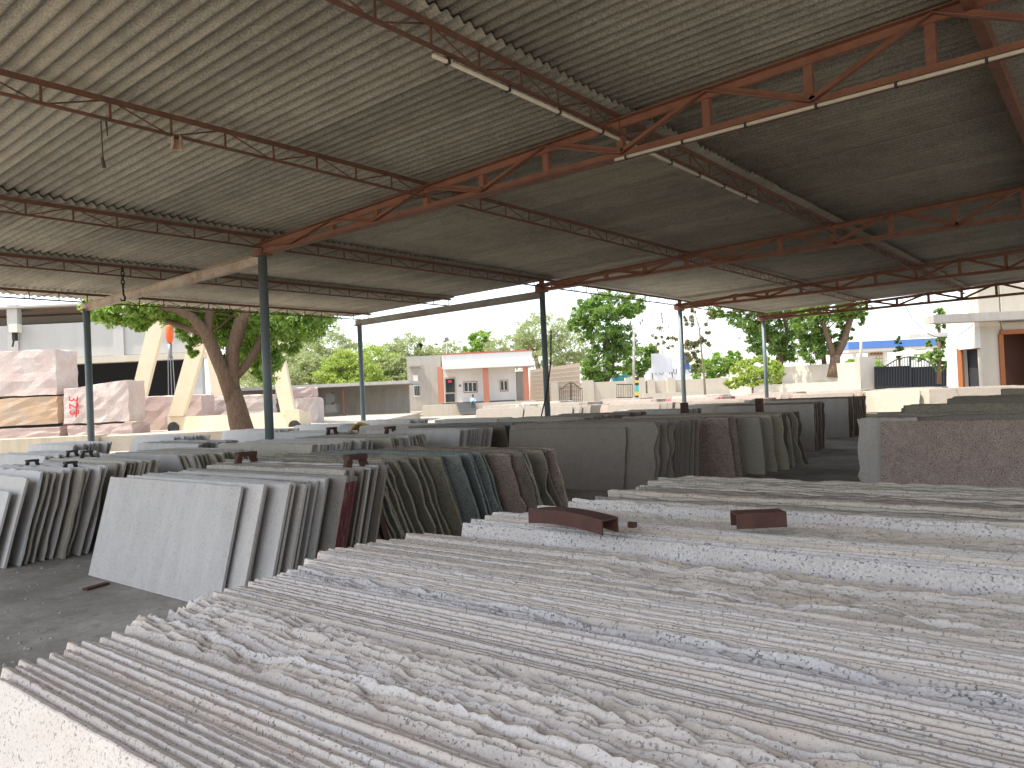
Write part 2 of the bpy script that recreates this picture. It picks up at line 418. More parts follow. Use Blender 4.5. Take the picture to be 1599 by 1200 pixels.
# trusses
zb = 4.295
def ztop(x):
    xx = x if x < XC else 2 * XC - x
    return 4.48 + (xx + 12.2) * .0345
yt = TY[1]
def build_truss():
    m = MB()
    for a, b in ((-12.2, XC), (XC, 2 * XC + 12.2)):
        for fs in (1, -1): m.angle((a, yt + fs * .012, ztop(a)), (b, yt + fs * .012, ztop(b)), .09, .01, fs=-fs, fu=-1)
    tr = m.build('roof_truss', G['rust_paint'], shed); WO[tr.name] = WO[shed.name]
    m = MB()
    for fs in (1, -1): m.angle((-12.2, yt + fs * .012, zb), (2 * XC + 12.2, yt + fs * .012, zb), .09, .01, fs=-fs, fu=1)
    parts = [m.build('bottom_chord', G['rust_paint'], shed)]
    xs = [-12.15 + 1.0955 * k for k in range(23)]
    for k, x in enumerate(xs):
        m = MB(); m.angle((x, yt, zb + .005), (x, yt, ztop(x) - .005), .085, .01, up=(0, 1, 0), fs=1, fu=1)
        parts.append(m.build('vertical_strut', G['rust_paint'], shed))
    for k in range(22):
        if k % 2 == 0: a, b = (xs[k], ztop(xs[k]) - .03), (xs[k + 1], zb + .03)
        else: a, b = (xs[k], zb + .03), (xs[k + 1], ztop(xs[k + 1]) - .03)
        m = MB(); m.angle((a[0], yt - .018, a[1]), (b[0], yt - .018, b[1]), .075, .01, up=(0, 0, 1), fs=1, fu=1)
        parts.append(m.build('diagonal_strut', G['rust_paint'], shed))
    for p in parts: p.parent = tr
    return tr, parts
tr0, tparts = build_truss()
for Y in TY:
    if Y == yt: continue
    c = copy_part(tr0, (0, Y - yt, 0), shed)
    for p in tparts: copy_part(p, (0, 0, 0), c)
# lattice purlins
def purlin(x, ya, yb, mat, tie=True, solid=False):
    z = roofz(x) - .004
    m = MB()
    if solid:
        m.box((x - .05, ya, z - .16), (x + .05, yb, z)); o = m.build('purlin', mat, shed); return
    m.angle((x + .03, ya, z), (x + .03, yb, z), .06, .009, fs=-1, fu=-1)
    o = m.build('purlin', mat, shed); WO[o.name] = WO[shed.name]
    m = MB(); m.angle((x + .02, ya, z - .235), (x + .02, yb, z - .235), .03, .006, fs=-1, fu=1); b = m.build('bottom_chord', mat, shed); b.parent = o
    m = MB(); n = int((yb - ya) / .62)
    for i in range(n + 1):
        y = ya + .1 + (yb - ya - .2) * i / n
        m.bar((x, y, z - .23), (x, y, z - .012), .024, .01, up=(1, 0, 0))
        if i < n:
            y2 = ya + .1 + (yb - ya - .2) * (i + 1) / n
            p, q = ((x - .012, y, z - .012), (x - .012, y2, z - .225)) if i % 2 == 0 else ((x - .012, y, z - .225), (x - .012, y2, z - .012))
            m.tube([p, q], .009, 5)
    w = m.build('lattice_web', mat, shed, kind='stuff'); w.parent = o
for x in (-19.5, -15.8): purlin(x, Y0, YL, G['rust_dark'])
for x in (-12., -7.8, -4.5): purlin(x, Y0, YR, G['rust_dark'])
purlin(-.9, Y0, YR, G['rust_paint'], solid=True)
for x in (.7, 4.3, 7.6, 11.8): purlin(x, Y0, YR, G['rust_paint'], solid=x < 1)
# short posts carrying the eave purlin over the truss ends
for Y in TY:
    m = MB(); m.bar((-12., Y, zb), (-12., Y, roofz(-12.) - .02), .11, .09, up=(0, 1, 0)); m.build('purlin_post', G['rust_dark'], shed)
# roof sheets
PIT = .146; NW = 7
def sheet_mesh(xa, xb, za, zb_):
    vs = []; fs = []; n = NW * 8 + 4
    for i in range(n + 1):
        y = PIT * i / 8; w = math.cos(2 * math.pi * y / PIT) * .0275
        for (x, z) in ((xa, za), (xb, zb_)):
            vs.append((x, y, z + w)); vs.append((x, y, z + w + .007))
    for i in range(n):
        a = i * 4; b = a + 4
        fs += [(a, a + 2, b + 2, b), (a + 1, b + 1, b + 3, a + 3), (a, b, b + 1, a + 1), (a + 2, a + 3, b + 3, b + 2)]
    fs += [(0, 1, 3, 2), (n * 4, n * 4 + 2, n * 4 + 3, n * 4 + 1)]
    m = MB(); m.add(vs, fs)
    me = m.mesh('roof_sheet', (0, 0, 0), G['roof_sheet'])
    me.polygons.foreach_set('use_smooth', [i % 4 < 2 for i in range(len(me.polygons))])
    return me
rs = random.Random(4)
bays = [(-20.6, -15.65, YL), (-15.98, -11.85, YL), (-12.22, -4.35, YR), (-4.68, XC - .02, YR)]
bays += [(2 * XC - b, 2 * XC - a, YR) for a, b, y in bays[2:]]
for bi, (xa, xb, yend) in enumerate(bays):
    left = xb < XC
    za = roofz(xa) + .03 + (.034 if left else .0); zb2 = roofz(xb) + .03 + (0 if left else .034)
    if bi == 0: za -= .03
    me = sheet_mesh(xa, xb, za, zb2)
    k = 0
    while Y0 + k * PIT * NW < yend - .4:
        o = bpy.data.objects.new('roof_sheet', me)
        put(o, (rs.uniform(-.02, .02), Y0 + k * PIT * NW, (k % 2) * .008), shed)
        k += 1
# tie beams from the main posts to the outer posts
for i, Y in enumerate(TY[:3]):
    m = MB()
    p = Vector((-12.1, Y, 4.21)); q = Vector((-19.75, Y, 4.17))
    m.bar(p + Vector((0, 0, .09)), q + Vector((0, 0, .09)), .12, .014); m.bar(p - Vector((0, 0, .09)), q - Vector((0, 0, .09)), .12, .014)
    m.bar(p, q, .02, .166)
    m.build('tie_beam', G['beam_grey'] if i == 2 else G['rust_beam'], shed)
# white conduits clipped under the truss and the purlin
cd = empty('conduit_pipe', (-3.5, yt - .06, zb - .02), 'cream plastic conduit clipped under the nearest red truss', 'conduit')
m = MB(); m.tube([(-4.55, yt - .075, zb - .022), (XC, yt - .075, zb - .022), (4., yt - .075, zb - .022)], .02, 8); m.build('pipe', G['conduit_white'], cd, smooth=True)
for x in np.arange(-4.4, 3.9, .72):
    m = MB(); m.box((x - .012, yt - .1, zb - .05), (x + .012, yt - .05, zb + .01)); m.build('clip', G['clip_dark'], cd)
cd = empty('conduit_pipe', (-4.52, 5., 4.5), 'grey plastic conduit running under the lattice purlin near the roof middle', 'conduit')
zc = roofz(-4.5) - .27
m = MB(); m.tube([(-4.53, 4.72, zc), (-4.53, 12.2, zc)], .02, 8); m.build('pipe', G['conduit_white'], cd, smooth=True)
for y in np.arange(4.9, 12., .85):
    m = MB(); m.box((-4.56, y - .012, zc - .026), (-4.5, y + .012, zc + .035)); m.build('clip', G['clip_dark'], cd)
# things hanging from the roof
p = onX(158, 190, -7.78)
m = MB(); m.tube([p, p + Vector((.01, .0, -.2)), p + Vector((-.01, .01, -.36)), p + Vector((.0, .0, -.44))], [.008, .007, .008, .006], 6)
m.tube([p + Vector((0, 0, -.36)), p + Vector((.012, .01, -.46))], [.016, .022], 6); m.tube([p + Vector((0, .05, .02)), p + Vector((0, .06, -.13))], [.012, .006], 5)
m.build('hanging_rope', G['rope'], label='frayed dark rope end hanging from the roof lattice at upper left', cat='rope')
p = onX(277, 222, -7.78)
m = MB()
rr = random.Random(2); vs = []; fs = []
for j in range(6):
    for i in range(7):
        a = i / 6 * 5.2
        r = .035 + .015 * rr.random() + .01 * j / 5
        vs.append((p.x + math.cos(a) * r, p.y + math.sin(a) * r * 1.1, p.z + .06 - j * .028 + rr.uniform(-.01, .01)))
for j in range(5):
    for i in range(6): a = j * 7 + i; fs.append((a, a + 1, a + 8, a + 7))
m.add(vs, fs); o = m.build('rag', G['rag'], smooth=True, label='small tan rag knotted on the lattice chord at upper left', cat='rag')
sm = o.modifiers.new('s', 'SOLIDIFY'); sm.thickness = .006
# chain and hook
p = onX(192, 430, -15.2)
hk = empty('chain_hook', p, 'dark chain with lifting hook hanging below the roof left of the first post', 'hook')
for i in range(5):
    m = MB(); z = p.z + .12 - i * .085
    pts = [(p.x + (0 if i % 2 else math.cos(t) * .03), p.y + (math.cos(t) * .03 if i % 2 else 0), z + math.sin(t) * .055) for t in np.linspace(0, 2 * math.pi, 11)]
    m.tube(pts, .012, 5, cap=False); m.build('chain_link', G['wire_black'], hk, smooth=True)
m = MB(); z = p.z - .28
m.tube([(p.x, p.y, z), (p.x, p.y, z - .1), (p.x, p.y + .03, z - .16), (p.x, p.y + .02, z - .22), (p.x, p.y - .04, z - .23), (p.x, p.y - .06, z - .18)], [.02, .018, .02, .02, .016, .008], 7)
m.build('hook', G['wire_black'], hk, smooth=True)
# loose cable beside the second post
c2 = Vector((-12, TY[2], 0))
m = MB(); m.tube([(-11.85, TY[2] + .12, 3.25), (-11.86, TY[2] + .06, 2.4), (-11.92, TY[2] - .05, 1.7), (-12.05, TY[2] - .25, .9), (-12.2, TY[2] - .45, .1)], .018, 6)
m.build('loose_cable', G['wire_black'], smooth=True, label='black cable hanging beside the middle grey post', cat='cable')
#@@SLABS
# ------------------------------------------------------------------ granite slabs
def n1(rg, n, oct_=((5, 1.), (11, .7), (26, .35), (60, .14), (140, .06)), L=1.):
    x = np.linspace(0, 1, n + 1); out = np.zeros(n + 1); tot = 0
    for f, a in oct_:
        f = max(2, int(f * L)); out += a * np.interp(x, np.linspace(0, 1, f), rg.uniform(-1, 1, f)); tot += a
    return out / tot * 1.6
SHARED = [None]
def slab_geo(L, h, t, seed, rough=0., endr=0., n=24, m=8):
    rg = np.random.default_rng(seed)
    x = np.linspace(0, 1, n + 1)
    top = h + rg.normal(0, .0008, n + 1) + n1(rg, n, ((3, 1.),), 1) * .002
    chip = np.zeros((4, n + 1))
    if np.ndim(rough) or rough > 0:
        R = rough if np.ndim(rough) else np.full(n + 1, rough)
        own = n1(rg, n, L=L)
        if SHARED[0] is not None: own = SHARED[0] + .28 * own
        top = top - R * np.abs(own) * 1.1 + R * .4
        for k in range(4): chip[k] = -np.abs(n1(rg, n, ((9, 1.), (26, .6), (70, .25), (150, .1)), L=L)) * R * (.3 if k in (0, 3) else .1)
    yf = np.zeros(n + 1); yk = np.zeros(n + 1)
    if np.ndim(rough) or rough > 0:
        yf = np.clip(R * .5 * np.abs(n1(rg, n, ((9, 1.), (24, .6), (60, .2)), L=L)), 0, t * .55); yk = np.clip(R * .22 * np.abs(n1(rg, n, ((9, 1.), (24, .6)), L=L)), 0, t * .25)
    c = .0025
    zl = np.linspace(0, 1, m + 1)
    eL = np.zeros(m + 1); eR = np.zeros(m + 1)
    if endr > 0:
        eL = np.abs(n1(rg, m, ((3, 1.), (8, .6)), 1)) * endr; eR = -np.abs(n1(rg, m, ((3, 1.), (8, .6)), 1)) * endr
    V = []; F = []
    xx = eL[-1] + (L + eR[-1] - eL[-1]) * x
    yy = (0, 0, c, t - c, t, t); zz = (-.02, -c, 0, 0, -c, -.02); zc = np.zeros(n + 1)
    ydx = (zc, yf, yf, -yk, -yk, zc); chp = (zc, chip[0], chip[1], chip[2], chip[3], zc)
    for k in range(6):
        for i in range(n + 1): V.append((xx[i], yy[k] + ydx[k][i], top[i] + zz[k] + chp[k][i]))
    T = lambda k, i: k * (n + 1) + i
    for k in range(5):
        for i in range(n): F.append((T(k, i), T(k, i + 1), T(k + 1, i + 1), T(k + 1, i)))
    def colm(e, i, x0):
        ids = []
        for k, y in ((0, 0.), (5, t)):
            zt = V[T(k, i)][2]; cc = []
            for j in range(m): cc.append(len(V)); V.append((x0 + e[j], y, zt * zl[j]))
            cc.append(T(k, i)); ids.append(cc)
        return ids
    Lf, Lb = colm(eL, 0, 0.); Rf, Rb = colm(eR, n, L)
    for j in range(m):
        F.append((Lf[j + 1], Lb[j + 1], Lb[j], Lf[j])[::-1] if False else (Lf[j], Lf[j + 1], Lb[j + 1], Lb[j]))
        F.append((Rf[j], Rb[j], Rb[j + 1], Rf[j + 1]))
    F.append(tuple(T(k, 0) for k in range(6))); F.append(tuple(T(k, n) for k in range(5, -1, -1)))
    F.append((Lf[0], Lb[0], Rb[0], Rf[0]))
    F.append(tuple(Lf[:m]) [::-1] + tuple(Rf[:0]) + tuple([Rf[j] for j in range(m)]) + tuple(T(0, i) for i in range(n, -1, -1)))
    F.append(tuple([Rb[j] for j in range(m)][::-1]) + tuple(Lb[:m]) + tuple(T(5, i) for i in range(n + 1)))
    return V, F
STUFF = {}
_seed = [100]
NIND = [0]
def slab(xl, xr, yb, h, t, lean, mat, rough=0., endr=0., n=24, label=None, group=None, z0=0., rz=0., single=True, name='granite_slab'):
    _seed[0] += 1
    V, F = slab_geo(xr - xl, h, t, _seed[0], rough, endr, n)
    zoff = z0 + (t * math.sin(lean) if lean > 0 else 0.) + .001
    if single:
        NIND[0] += 1
        me = bpy.data.meshes.new(name); me.from_pydata(V, [], F); me.materials.append(G[mat]); me.update()
        o = bpy.data.objects.new(name, me); o.rotation_euler = (-lean, 0, rz)
        put(o, (xl, yb, zoff)); tag(o, label, 'granite slab', group, 'thing'); return o
    R = (Matrix.Rotation(rz, 3, 'Z') @ Matrix.Rotation(-lean, 3, 'X')); b = Vector((xl, yb, zoff))
    mb = STUFF.setdefault('s', (MB(), []))
    if mat not in mb[1]: mb[1].append(mat)
    mb[0].add([R @ Vector(v) + b for v in V], F, mb[1].index(mat))
rd = random.Random(11)
_ON = 'first second third fourth fifth sixth seventh eighth ninth tenth eleventh twelfth thirteenth fourteenth fifteenth sixteenth seventeenth eighteenth nineteenth twentieth'.split()
def nth(i):
    return _ON[i] if i < 20 else (('twenty-' if i < 29 else 'thirty-') + _ON[(i - 20) % 10] if (i + 1) % 10 else 'thirtieth')
def nlab(i, n, lab):
    if lab is None or n == 1: return lab
    return nth(i) + ' from the near side: ' + lab
LEAN = math.radians(13)
# nearest stack: zones along the row (top-edge distance y0..y1, height, roughness, material, label)
def fz(y0, y1, pitch, t, zt, lean, xl0, xl1, mat, rough, label, group, n=110, side=None, jx=.035, jz=.004, xr=.32):
    k = int(round((y1 - y0) / pitch)); rgz = np.random.default_rng(int(y0 * 1000)); PA = [n1(rgz, n, L=2.4) for _ in range(2 + k // 5)]
    for i in range(k):
        q_ = (i / 5.) % 1 * math.pi / 2; SHARED[0] = PA[i // 5] * math.cos(q_) + PA[i // 5 + 1] * math.sin(q_) if n > 200 else None
        f = i / max(1, k - 1)
        h = (zt + rd.gauss(0, jz)) / math.cos(lean)
        yb = y0 + i * pitch - h * math.sin(lean) * 1.0
        xl = xl0 + (xl1 - xl0) * f + rd.uniform(-jx, jx)
        if isinstance(rough, tuple):
            x = np.linspace(0, 1, n + 1); s = (rough[1]); R = rough[0] * np.clip((x - s) / .12, 0, 1) if rough[2] > 0 else rough[0] * np.clip((s - x) / .12, 0, 1)
            R = R + .001
        else: R = rough
        slab(xl, xr + rd.uniform(-.05, .05), yb, h, t, lean, mat if isinstance(mat, str) else rd.choice(mat), R, .012, n, nlab(i, k, label), group)
GP = 'granite_pink'
fz(.60, .94, .0242, .0158, .95, LEAN, -2.10, -2.17, GP, 0, 'clean sawn pink slab, front end of nearest stack', 'sawn slabs at the near end', jz=.003)
fz(.945, 1.27, .0245, .0150, .955, LEAN, -2.20, -2.27, [GP, GP, GP, 'granite_rough'], .022, 'wavy broken-edged slab near the front of nearest stack', 'broken-edged slabs near the front', n=260, jz=.004)
fz(1.275, 1.56, .0225, .0172, .955, LEAN, -2.28, -2.36, GP, 0, 'straight-topped slab just behind the broken-edged ones', 'straight slabs in mid foreground', jz=.003)
fz(1.565, 1.66, .0235, .0155, .952, LEAN, -2.36, -2.38, 'granite_blue', .016, 'bluish slab with chipped top amid nearest stack', 'bluish chipped slabs', n=260)
fz(1.665, 1.99, .0205, .0165, .95, LEAN, -2.40, -2.58, GP, .003, 'thin tightly packed slab behind the bluish chipped ones', 'tightly packed slabs at the back', jz=.004)
fz(1.995, 2.42, .0222, .0145, .945, LEAN, -2.56, -2.5, ['granite_rough', 'granite_rough', GP], (.02, .28, 1), 'slab with brown flaking top before the tall slab', 'flaking slabs before the tall slab', n=260)
fz(2.44, 2.50, .02, .018, .998, LEAN, -2.28, -2.26, 'granite_blue', 0, 'tall speckled slab rising behind nearest stack', 'tall slabs behind the foreground stack', n=60, jx=.02)
fz(2.51, 2.74, .0205, .0165, 1.003, LEAN, -2.24, -2.30, [GP, 'granite_rough'], .004, 'pale slab under the bent rusty channel', 'slabs under the rusty channel', n=90)
fz(2.745, 2.98, .0235, .0155, .99, LEAN, -2.2, -2.25, 'granite_rough', .02, 'brown ragged slab beyond the bent channel', 'ragged slabs beyond the channel', n=220)
fz(3.02, 3.07, .022, .018, 1.03, LEAN * .9, -2.15, -2.12, 'granite_blue', .014, 'speckled ragged slab of the second raised face', 'second raised slabs', n=120, jx=.02)
fz(3.10, 4.02, .029, .020, 1.03, -LEAN * .8, -2.0, -2.05, ['granite_rough', 'granite_tan', 'granite_grey'], .012, 'grey brown rough slab, far end of nearest row', 'rough dark slabs at the far end of the row', n=70, jx=.07, jz=.008)
SHARED[0] = None
# rusty channels lying on the slabs
def channel(name, px, py, z, ln, ang, bend, label):
    c = onZ(px, py, z); m = MB(); w, hh, tk = .085, .055, .006
    dx = Vector((math.cos(ang), math.sin(ang), 0)); dy = Vector((-dx.y, dx.x, 0))
    prof = [(-w / 2, 0), (-w / 2, hh), (w / 2, hh), (w / 2, 0), (w / 2 - tk, 0), (w / 2 - tk, hh - tk), (-w / 2 + tk, hh - tk), (-w / 2 + tk, 0)]
    V = []; F = []; ns = 10
    for i in range(ns + 1):
        s = (i / ns - .5)
        b = bend * (1 - (2 * s) ** 2)
        for a, z_ in prof: V.append(c + dx * (s * ln) + dy * a + Vector((0, 0, z_ + b)))
    for i in range(ns):
        for k in range(8): F.append((i * 8 + k, i * 8 + (k + 1) % 8, i * 8 + 8 + (k + 1) % 8, i * 8 + 8 + k))
    for b_ in (0, ns * 8): F += [(b_, b_ + 1, b_ + 6, b_ + 7), (b_ + 1, b_ + 2, b_ + 5, b_ + 6), (b_ + 2, b_ + 3, b_ + 4, b_ + 5)]
    m.add(V, F); return m.build(name, G['rack_rust'], label=label, cat='steel channel')
m = MB(); a_ = onZ(133, 921, .012); b_ = onZ(168, 911, .012); m.bar(a_, b_, .06, .02); m.build('wood_batten', G['rack_rust'], label='short brown wooden batten on the floor below the broad pale slab', cat='batten')
channel('steel_channel', 893, 824, 1.03, .42, math.radians(-13), .013, 'bent rusty steel channel lying across the foreground slab tops')
channel('steel_channel', 1185, 822, 1.03, .18, math.radians(38), .0, 'short straight rusty channel wedged behind the bent one on the slabs')
m = MB(); c = onZ(988, 824, 1.03); m.box(c - Vector((.014, .012, 0)), c + Vector((.014, .012, .02))); m.build('rust_chip', G['rack_rust'], label='tiny rust coloured chip on the slab tops beside the bent channel', cat='chip')

# other stacks
def stack(xl, xr, yb, n, pitch, t, h, lean, mats, label, group, endr=.02, jx=.06, jh=.015, rough=.01, single=True, seg=16, front=None, front_label=None, drift=0.):
    k0 = None
    for i in range(n):
        mt = mats if isinstance(mats, str) else rd.choice(mats)
        hh = h + rd.uniform(-jh, jh); a = xl + rd.uniform(-jx, jx); b = xr + drift * i + rd.uniform(-jx, jx)
        e = endr; lb = nlab(i, n, label)
        if i == 0 and front:
            a, b, hh, mt, e = front
            lb = front_label or lb
        o = slab(a, b, yb + i * pitch + rd.uniform(-.15, .15) * pitch, hh, t, lean + rd.uniform(-.006, .006), mt, rough, e, seg, lb, group, single=single)
        if i == 0: k0 = o
    return k0
L14 = math.radians(15); L22 = math.radians(22)
# row beside the aisle, from near to far
stack(-7.62, -5.28, 3.06, 3, .045, .022, .96, L14, 'granite_lavender', 'pale slab touching the broad pale face', 'slabs behind the broad face', endr=0, jx=.03, rough=0,
      front=(-7.82, -5.47, .95, 'granite_lavender', 0.), front_label='broad pale grey granite slab facing the aisle, front of its stack')
stack(-7.55, -5.12, 3.21, 10, .043, .022, .965, L14, ['granite_lavender', 'granite_grey', 'granite_lavender'], 'grey slab with stepped end behind broad face', 'stepped slabs behind the broad face', endr=0, jx=.09, rough=.008, drift=.004)
for i in range(5):
    o = slab(-7.5, -4.96 + rd.uniform(-.02, .03), 3.66 + i * .03, .97 + rd.uniform(-.02, .02), .022, L14, 'granite_grey', .006, 0, 16, nlab(i, 5, 'grey slab with dark red painted end'), 'red-ended slabs')
    L_ = o.data.vertices; xm = max(v.co.x for v in L_)
    m = MB(); m.box((xm + .0005, -.0008, .02), (xm + .002, .0228, .93))
    c = bpy.data.objects.new('painted_end', m.mesh('painted_end', (0, 0, 0), G['red_edge'])); col.objects.link(c); c.parent = o
stack(-7.45, -5.15, 3.84, 11, .045, .022, 1.0, L14, ['granite_grey', 'granite_lavender', 'granite_grey', 'granite_tan'], 'dusty grey slab beyond the red-ended slabs', 'dusty slabs beyond the red ends', endr=.004, jx=.08, rough=.012)
stack(-7.9, -5.62, 5.0, 19, .046, .026, 1.03, -L22, 'granite_olive', 'dark olive ragged slab in the middle row', 'dark olive slabs', endr=.07, jx=.12, rough=.02)
stack(-7.8, -5.42, 5.92, 11, .055, .026, 1.03, -L22, ['granite_teal', 'granite_teal', 'granite_olive'], 'dark teal slab beyond the olive ones', 'dark teal slabs', endr=.03, jx=.14, rough=.015)
stack(-7.5, -5.05, 6.56, 14, .055, .026, 1.0, -L22, ['granite_brown', 'granite_darkbrown', 'granite_olive'], 'brown jagged slab beyond the teal ones', 'brown slabs beyond the teal', endr=.09, jx=.14, rough=.02)
L8 = math.radians(9)
stack(-8.3, -5.45, 9.95, 12, .055, .024, 1.02, L8, 'granite_grey', 'grey broken-ended slab behind wide dark face', 'grey slabs behind the dark face', endr=.11, jx=.16, jh=.05, rough=.025,
      front=(-8.25, -5.95, .99, 'granite_grey', .03), front_label='wide dark grey slab face in the shaded middle of the shed')
stack(-8.0, -5.45, 10.75, 10, .06, .024, 1.04, L8, 'granite_grey', 'grey slab of the second shaded stack', 'second shaded grey slabs', endr=.02, jx=.14, jh=.05, rough=.015,
      front=(-8.0, -5.5, .98, 'granite_grey', .04))
stack(-7.8, -5.05, 12.15, 4, .12, .026, 1.03, -L8 * 1.3, 'granite_brown', 'maroon slab by the far aisle', 'maroon slabs', endr=.02, jx=.08)
stack(-7.8, -4.85, 12.75, 5, .1, .026, 1.0, -L8 * 1.3, ['granite_olive', 'granite_tan'], 'olive tan slab behind the maroon ones', 'olive tan slabs', endr=.02, jx=.08)
stack(-7.8, -4.75, 13.4, 14, .085, .026, 1.02, -L8 * 1.3, ['granite_darkbrown', 'granite_tan'], 'dark brown ragged slab behind the olive tan', 'dark ragged slabs', endr=.12, jx=.1)
stack(-7.75, -5.4, 17.3, 12, .075, .03, 1.06, L8 * .5, ['granite_darkbrown'], 'brown-ended slab in far stack beyond the aisle', 'far brown-ended slabs', endr=.05, jx=.05,
      front=(-7.8, -5.42, 1.05, 'granite_lavender', .01), front_label='light grey slab face at the front of the far shaded stack')
stack(-7.9, -5.7, 21.3, 12, .14, .03, 1.08, L8 * .5, ['granite_darkbrown'], 'brown-ended slab in last stack under the roof', 'farthest brown-ended slabs', endr=.06, jx=.06,
      front=(-7.9, -5.75, 1.06, 'granite_lavender', .01), front_label='light grey slab face of the farthest stack under the roof')
# right-hand row beyond the foreground
slab(-3.12, -2.2, 11.86, .98, .026, L8, 'granite_lavender', .02, .10, 24, 'light grey broken slab edge left of the speckled brown face', None)
slab(-2.78, .3, 11.80, .93, .026, L8, 'granite_brown', .004, .0, 24, 'large speckled brown granite slab face on the right', None)
stack(-3.0, .2, 12.0, 16, .06, .028, 1.0, L8, ['granite_tan', 'granite_grey', 'granite_olive'], 'dusty slab behind the speckled brown face', 'dusty slabs behind the brown face', endr=.05, jx=.12, jh=.03, rough=.03, drift=.0)
stack(-2.85, .3, 13.3, 8, .08, .03, 1.09, L8, ['granite_olive', 'granite_grey'], 'greenish slab, second layer behind brown face', 'greenish slabs behind the brown face', endr=.02, jx=.1, jh=.02, rough=.02)
# left row
slab(-11.3, -9.12, 2.62, .80, .024, L14, 'granite_white', 0, 0, 16, 'low white slab at the far left of the picture, front of its stack', None)
slab(-11.3, -9.02, 2.72, .94, .024, L14, 'granite_white', .01, 0.01, 16, 'taller white slab behind the low one at far left', None)
stack(-11.3, -9.0, 2.84, 9, .085, .024, .98, L14, ['granite_tan', 'granite_white'], 'cream rough-ended slab in the leftmost stack', 'cream slabs at far left', endr=.05, jx=.09, rough=.02)
IND = NIND[0]
S = dict(single=False)
stack(-11.4, -9.15, 3.7, 10, .05, .024, 1.0, L14, ['granite_tan', 'granite_olive'], None, None, **S)
stack(-11.5, -9.2, 5.0, 22, .05, .024, 1.0, -L14, ['granite_tan', 'granite_tan', 'granite_lavender'], None, None, endr=.08, jx=.14, **S)
stack(-11.5, -9.0, 6.3, 24, .05, .024, 1.0, L14, ['granite_tan', 'granite_lavender'], None, None, jx=.1, **S)
stack(-11.4, -9.0, 8.2, 20, .05, .024, 1.0, -L14, ['granite_tan', 'granite_lavender'], None, None, endr=.06, jx=.12, **S)
stack(-11.4, -8.95, 9.3, 16, .06, .024, 1.02, L14, 'granite_lavender', None, None, jx=.06, **S)
stack(-11.4, -9.0, 11.0, 20, .06, .024, 1.03, -L14, ['granite_teal', 'granite_darkbrown', 'granite_grey'], None, None, endr=.06, jx=.12, **S)
stack(-11.3, -9.0, 13.2, 18, .07, .024, 1.03, L14, ['granite_grey', 'granite_tan'], None, None, jx=.1, **S)
stack(-11.2, -9.0, 15.4, 14, .08, .024, 1.03, -L14, ['granite_darkbrown', 'granite_olive'], None, None, endr=.05, jx=.1, **S)
stack(-11.2, -9.0, 18.0, 14, .08, .024, 1.0, L14, ['granite_grey', 'granite_lavender'], None, None, **S)
stack(-11.2, -9.0, 22.0, 14, .08, .024, 1.0, L14, ['granite_grey', 'granite_tan'], None, None, **S)
for y in (4.2, 6.6, 9.4, 12.2, 14.8):
    stack(-15.0, -12.7, y, 14, .06, .024, .98, L14 if rd.random() < .6 else -L14, rd.choice([['granite_white', 'granite_lavender'], ['granite_tan', 'granite_white'], ['granite_lavender', 'granite_grey']]), None, None, jx=.12, **S)
for y in (6.0, 8.2, 10.6, 13.0, 15.2):
    stack(-18.9, -16.6, y, 12, .07, .024, .98, L14, rd.choice([['granite_white'], ['granite_white', 'granite_lavender'], ['granite_white', 'granite_white', 'granite_salmon']]), None, None, jx=.2, endr=.03, **S)
    slab(-16.5, -16.2 + rd.uniform(0, .3), y + .3, .6, .03, .05, 'granite_red' if y == 10.6 else 'granite_tan', 0, 0, 6, single=False)
stack(-3.0, .2, 18.6, 12, .12, .03, 1.06, L8, ['granite_olive', 'granite_grey'], None, None, **S)
stack(-2.6, .4, 24., 10, .12, .03, 1.1, L8, ['granite_grey', 'granite_tan'], None, None, **S)
# sunlit stacks in the yard
for (x, y, mats) in ((-13.5, 27, ['granite_brown', 'granite_grey']), (-16.6, 26, ['granite_grey', 'granite_brown']), (-20, 25.5, ['granite_grey']), (-23.4, 26, ['granite_grey', 'granite_grey', 'granite_tan']),
                     (-12.2, 36.5, ['granite_grey', 'granite_brown']), (-15.6, 37.5, ['granite_brown', 'granite_grey']), (-18.8, 36, ['granite_brown', 'granite_red', 'granite_grey']), (-22.5, 36, ['granite_grey', 'granite_brown']),
                     (-26, 34.5, ['granite_grey']), (-30, 34, ['granite_grey', 'granite_tan']), (-9.4, 37.5, ['granite_grey', 'granite_tan']), (-6.4, 37.5, ['granite_grey']), (-3.2, 36, ['granite_grey', 'granite_brown']),
                     (-10, 43, ['granite_grey']), (-14, 44, ['granite_grey', 'granite_brown']), (-18, 45, ['granite_grey']), (-23, 45, ['granite_grey', 'granite_tan']), (-28, 44, ['granite_grey']), (-34, 43, ['granite_tan', 'granite_grey'])):
    for j in range(2):
        stack(x, x + 2.5, y + j * 2.2, 12, .09, .03, 1.0, L14 if j == 0 else -L14, mats, None, None, jx=.35, endr=.03, **S)
mb, mats = STUFF['s']
tag(mb.build('granite_slabs', [G[x] for x in mats]), 'rows of smaller granite slabs stacked beyond the near rows and out in the yard', 'granite slabs', kind='stuff')
print('individual slabs', NIND[0], 'stuff faces', len(mb.f))
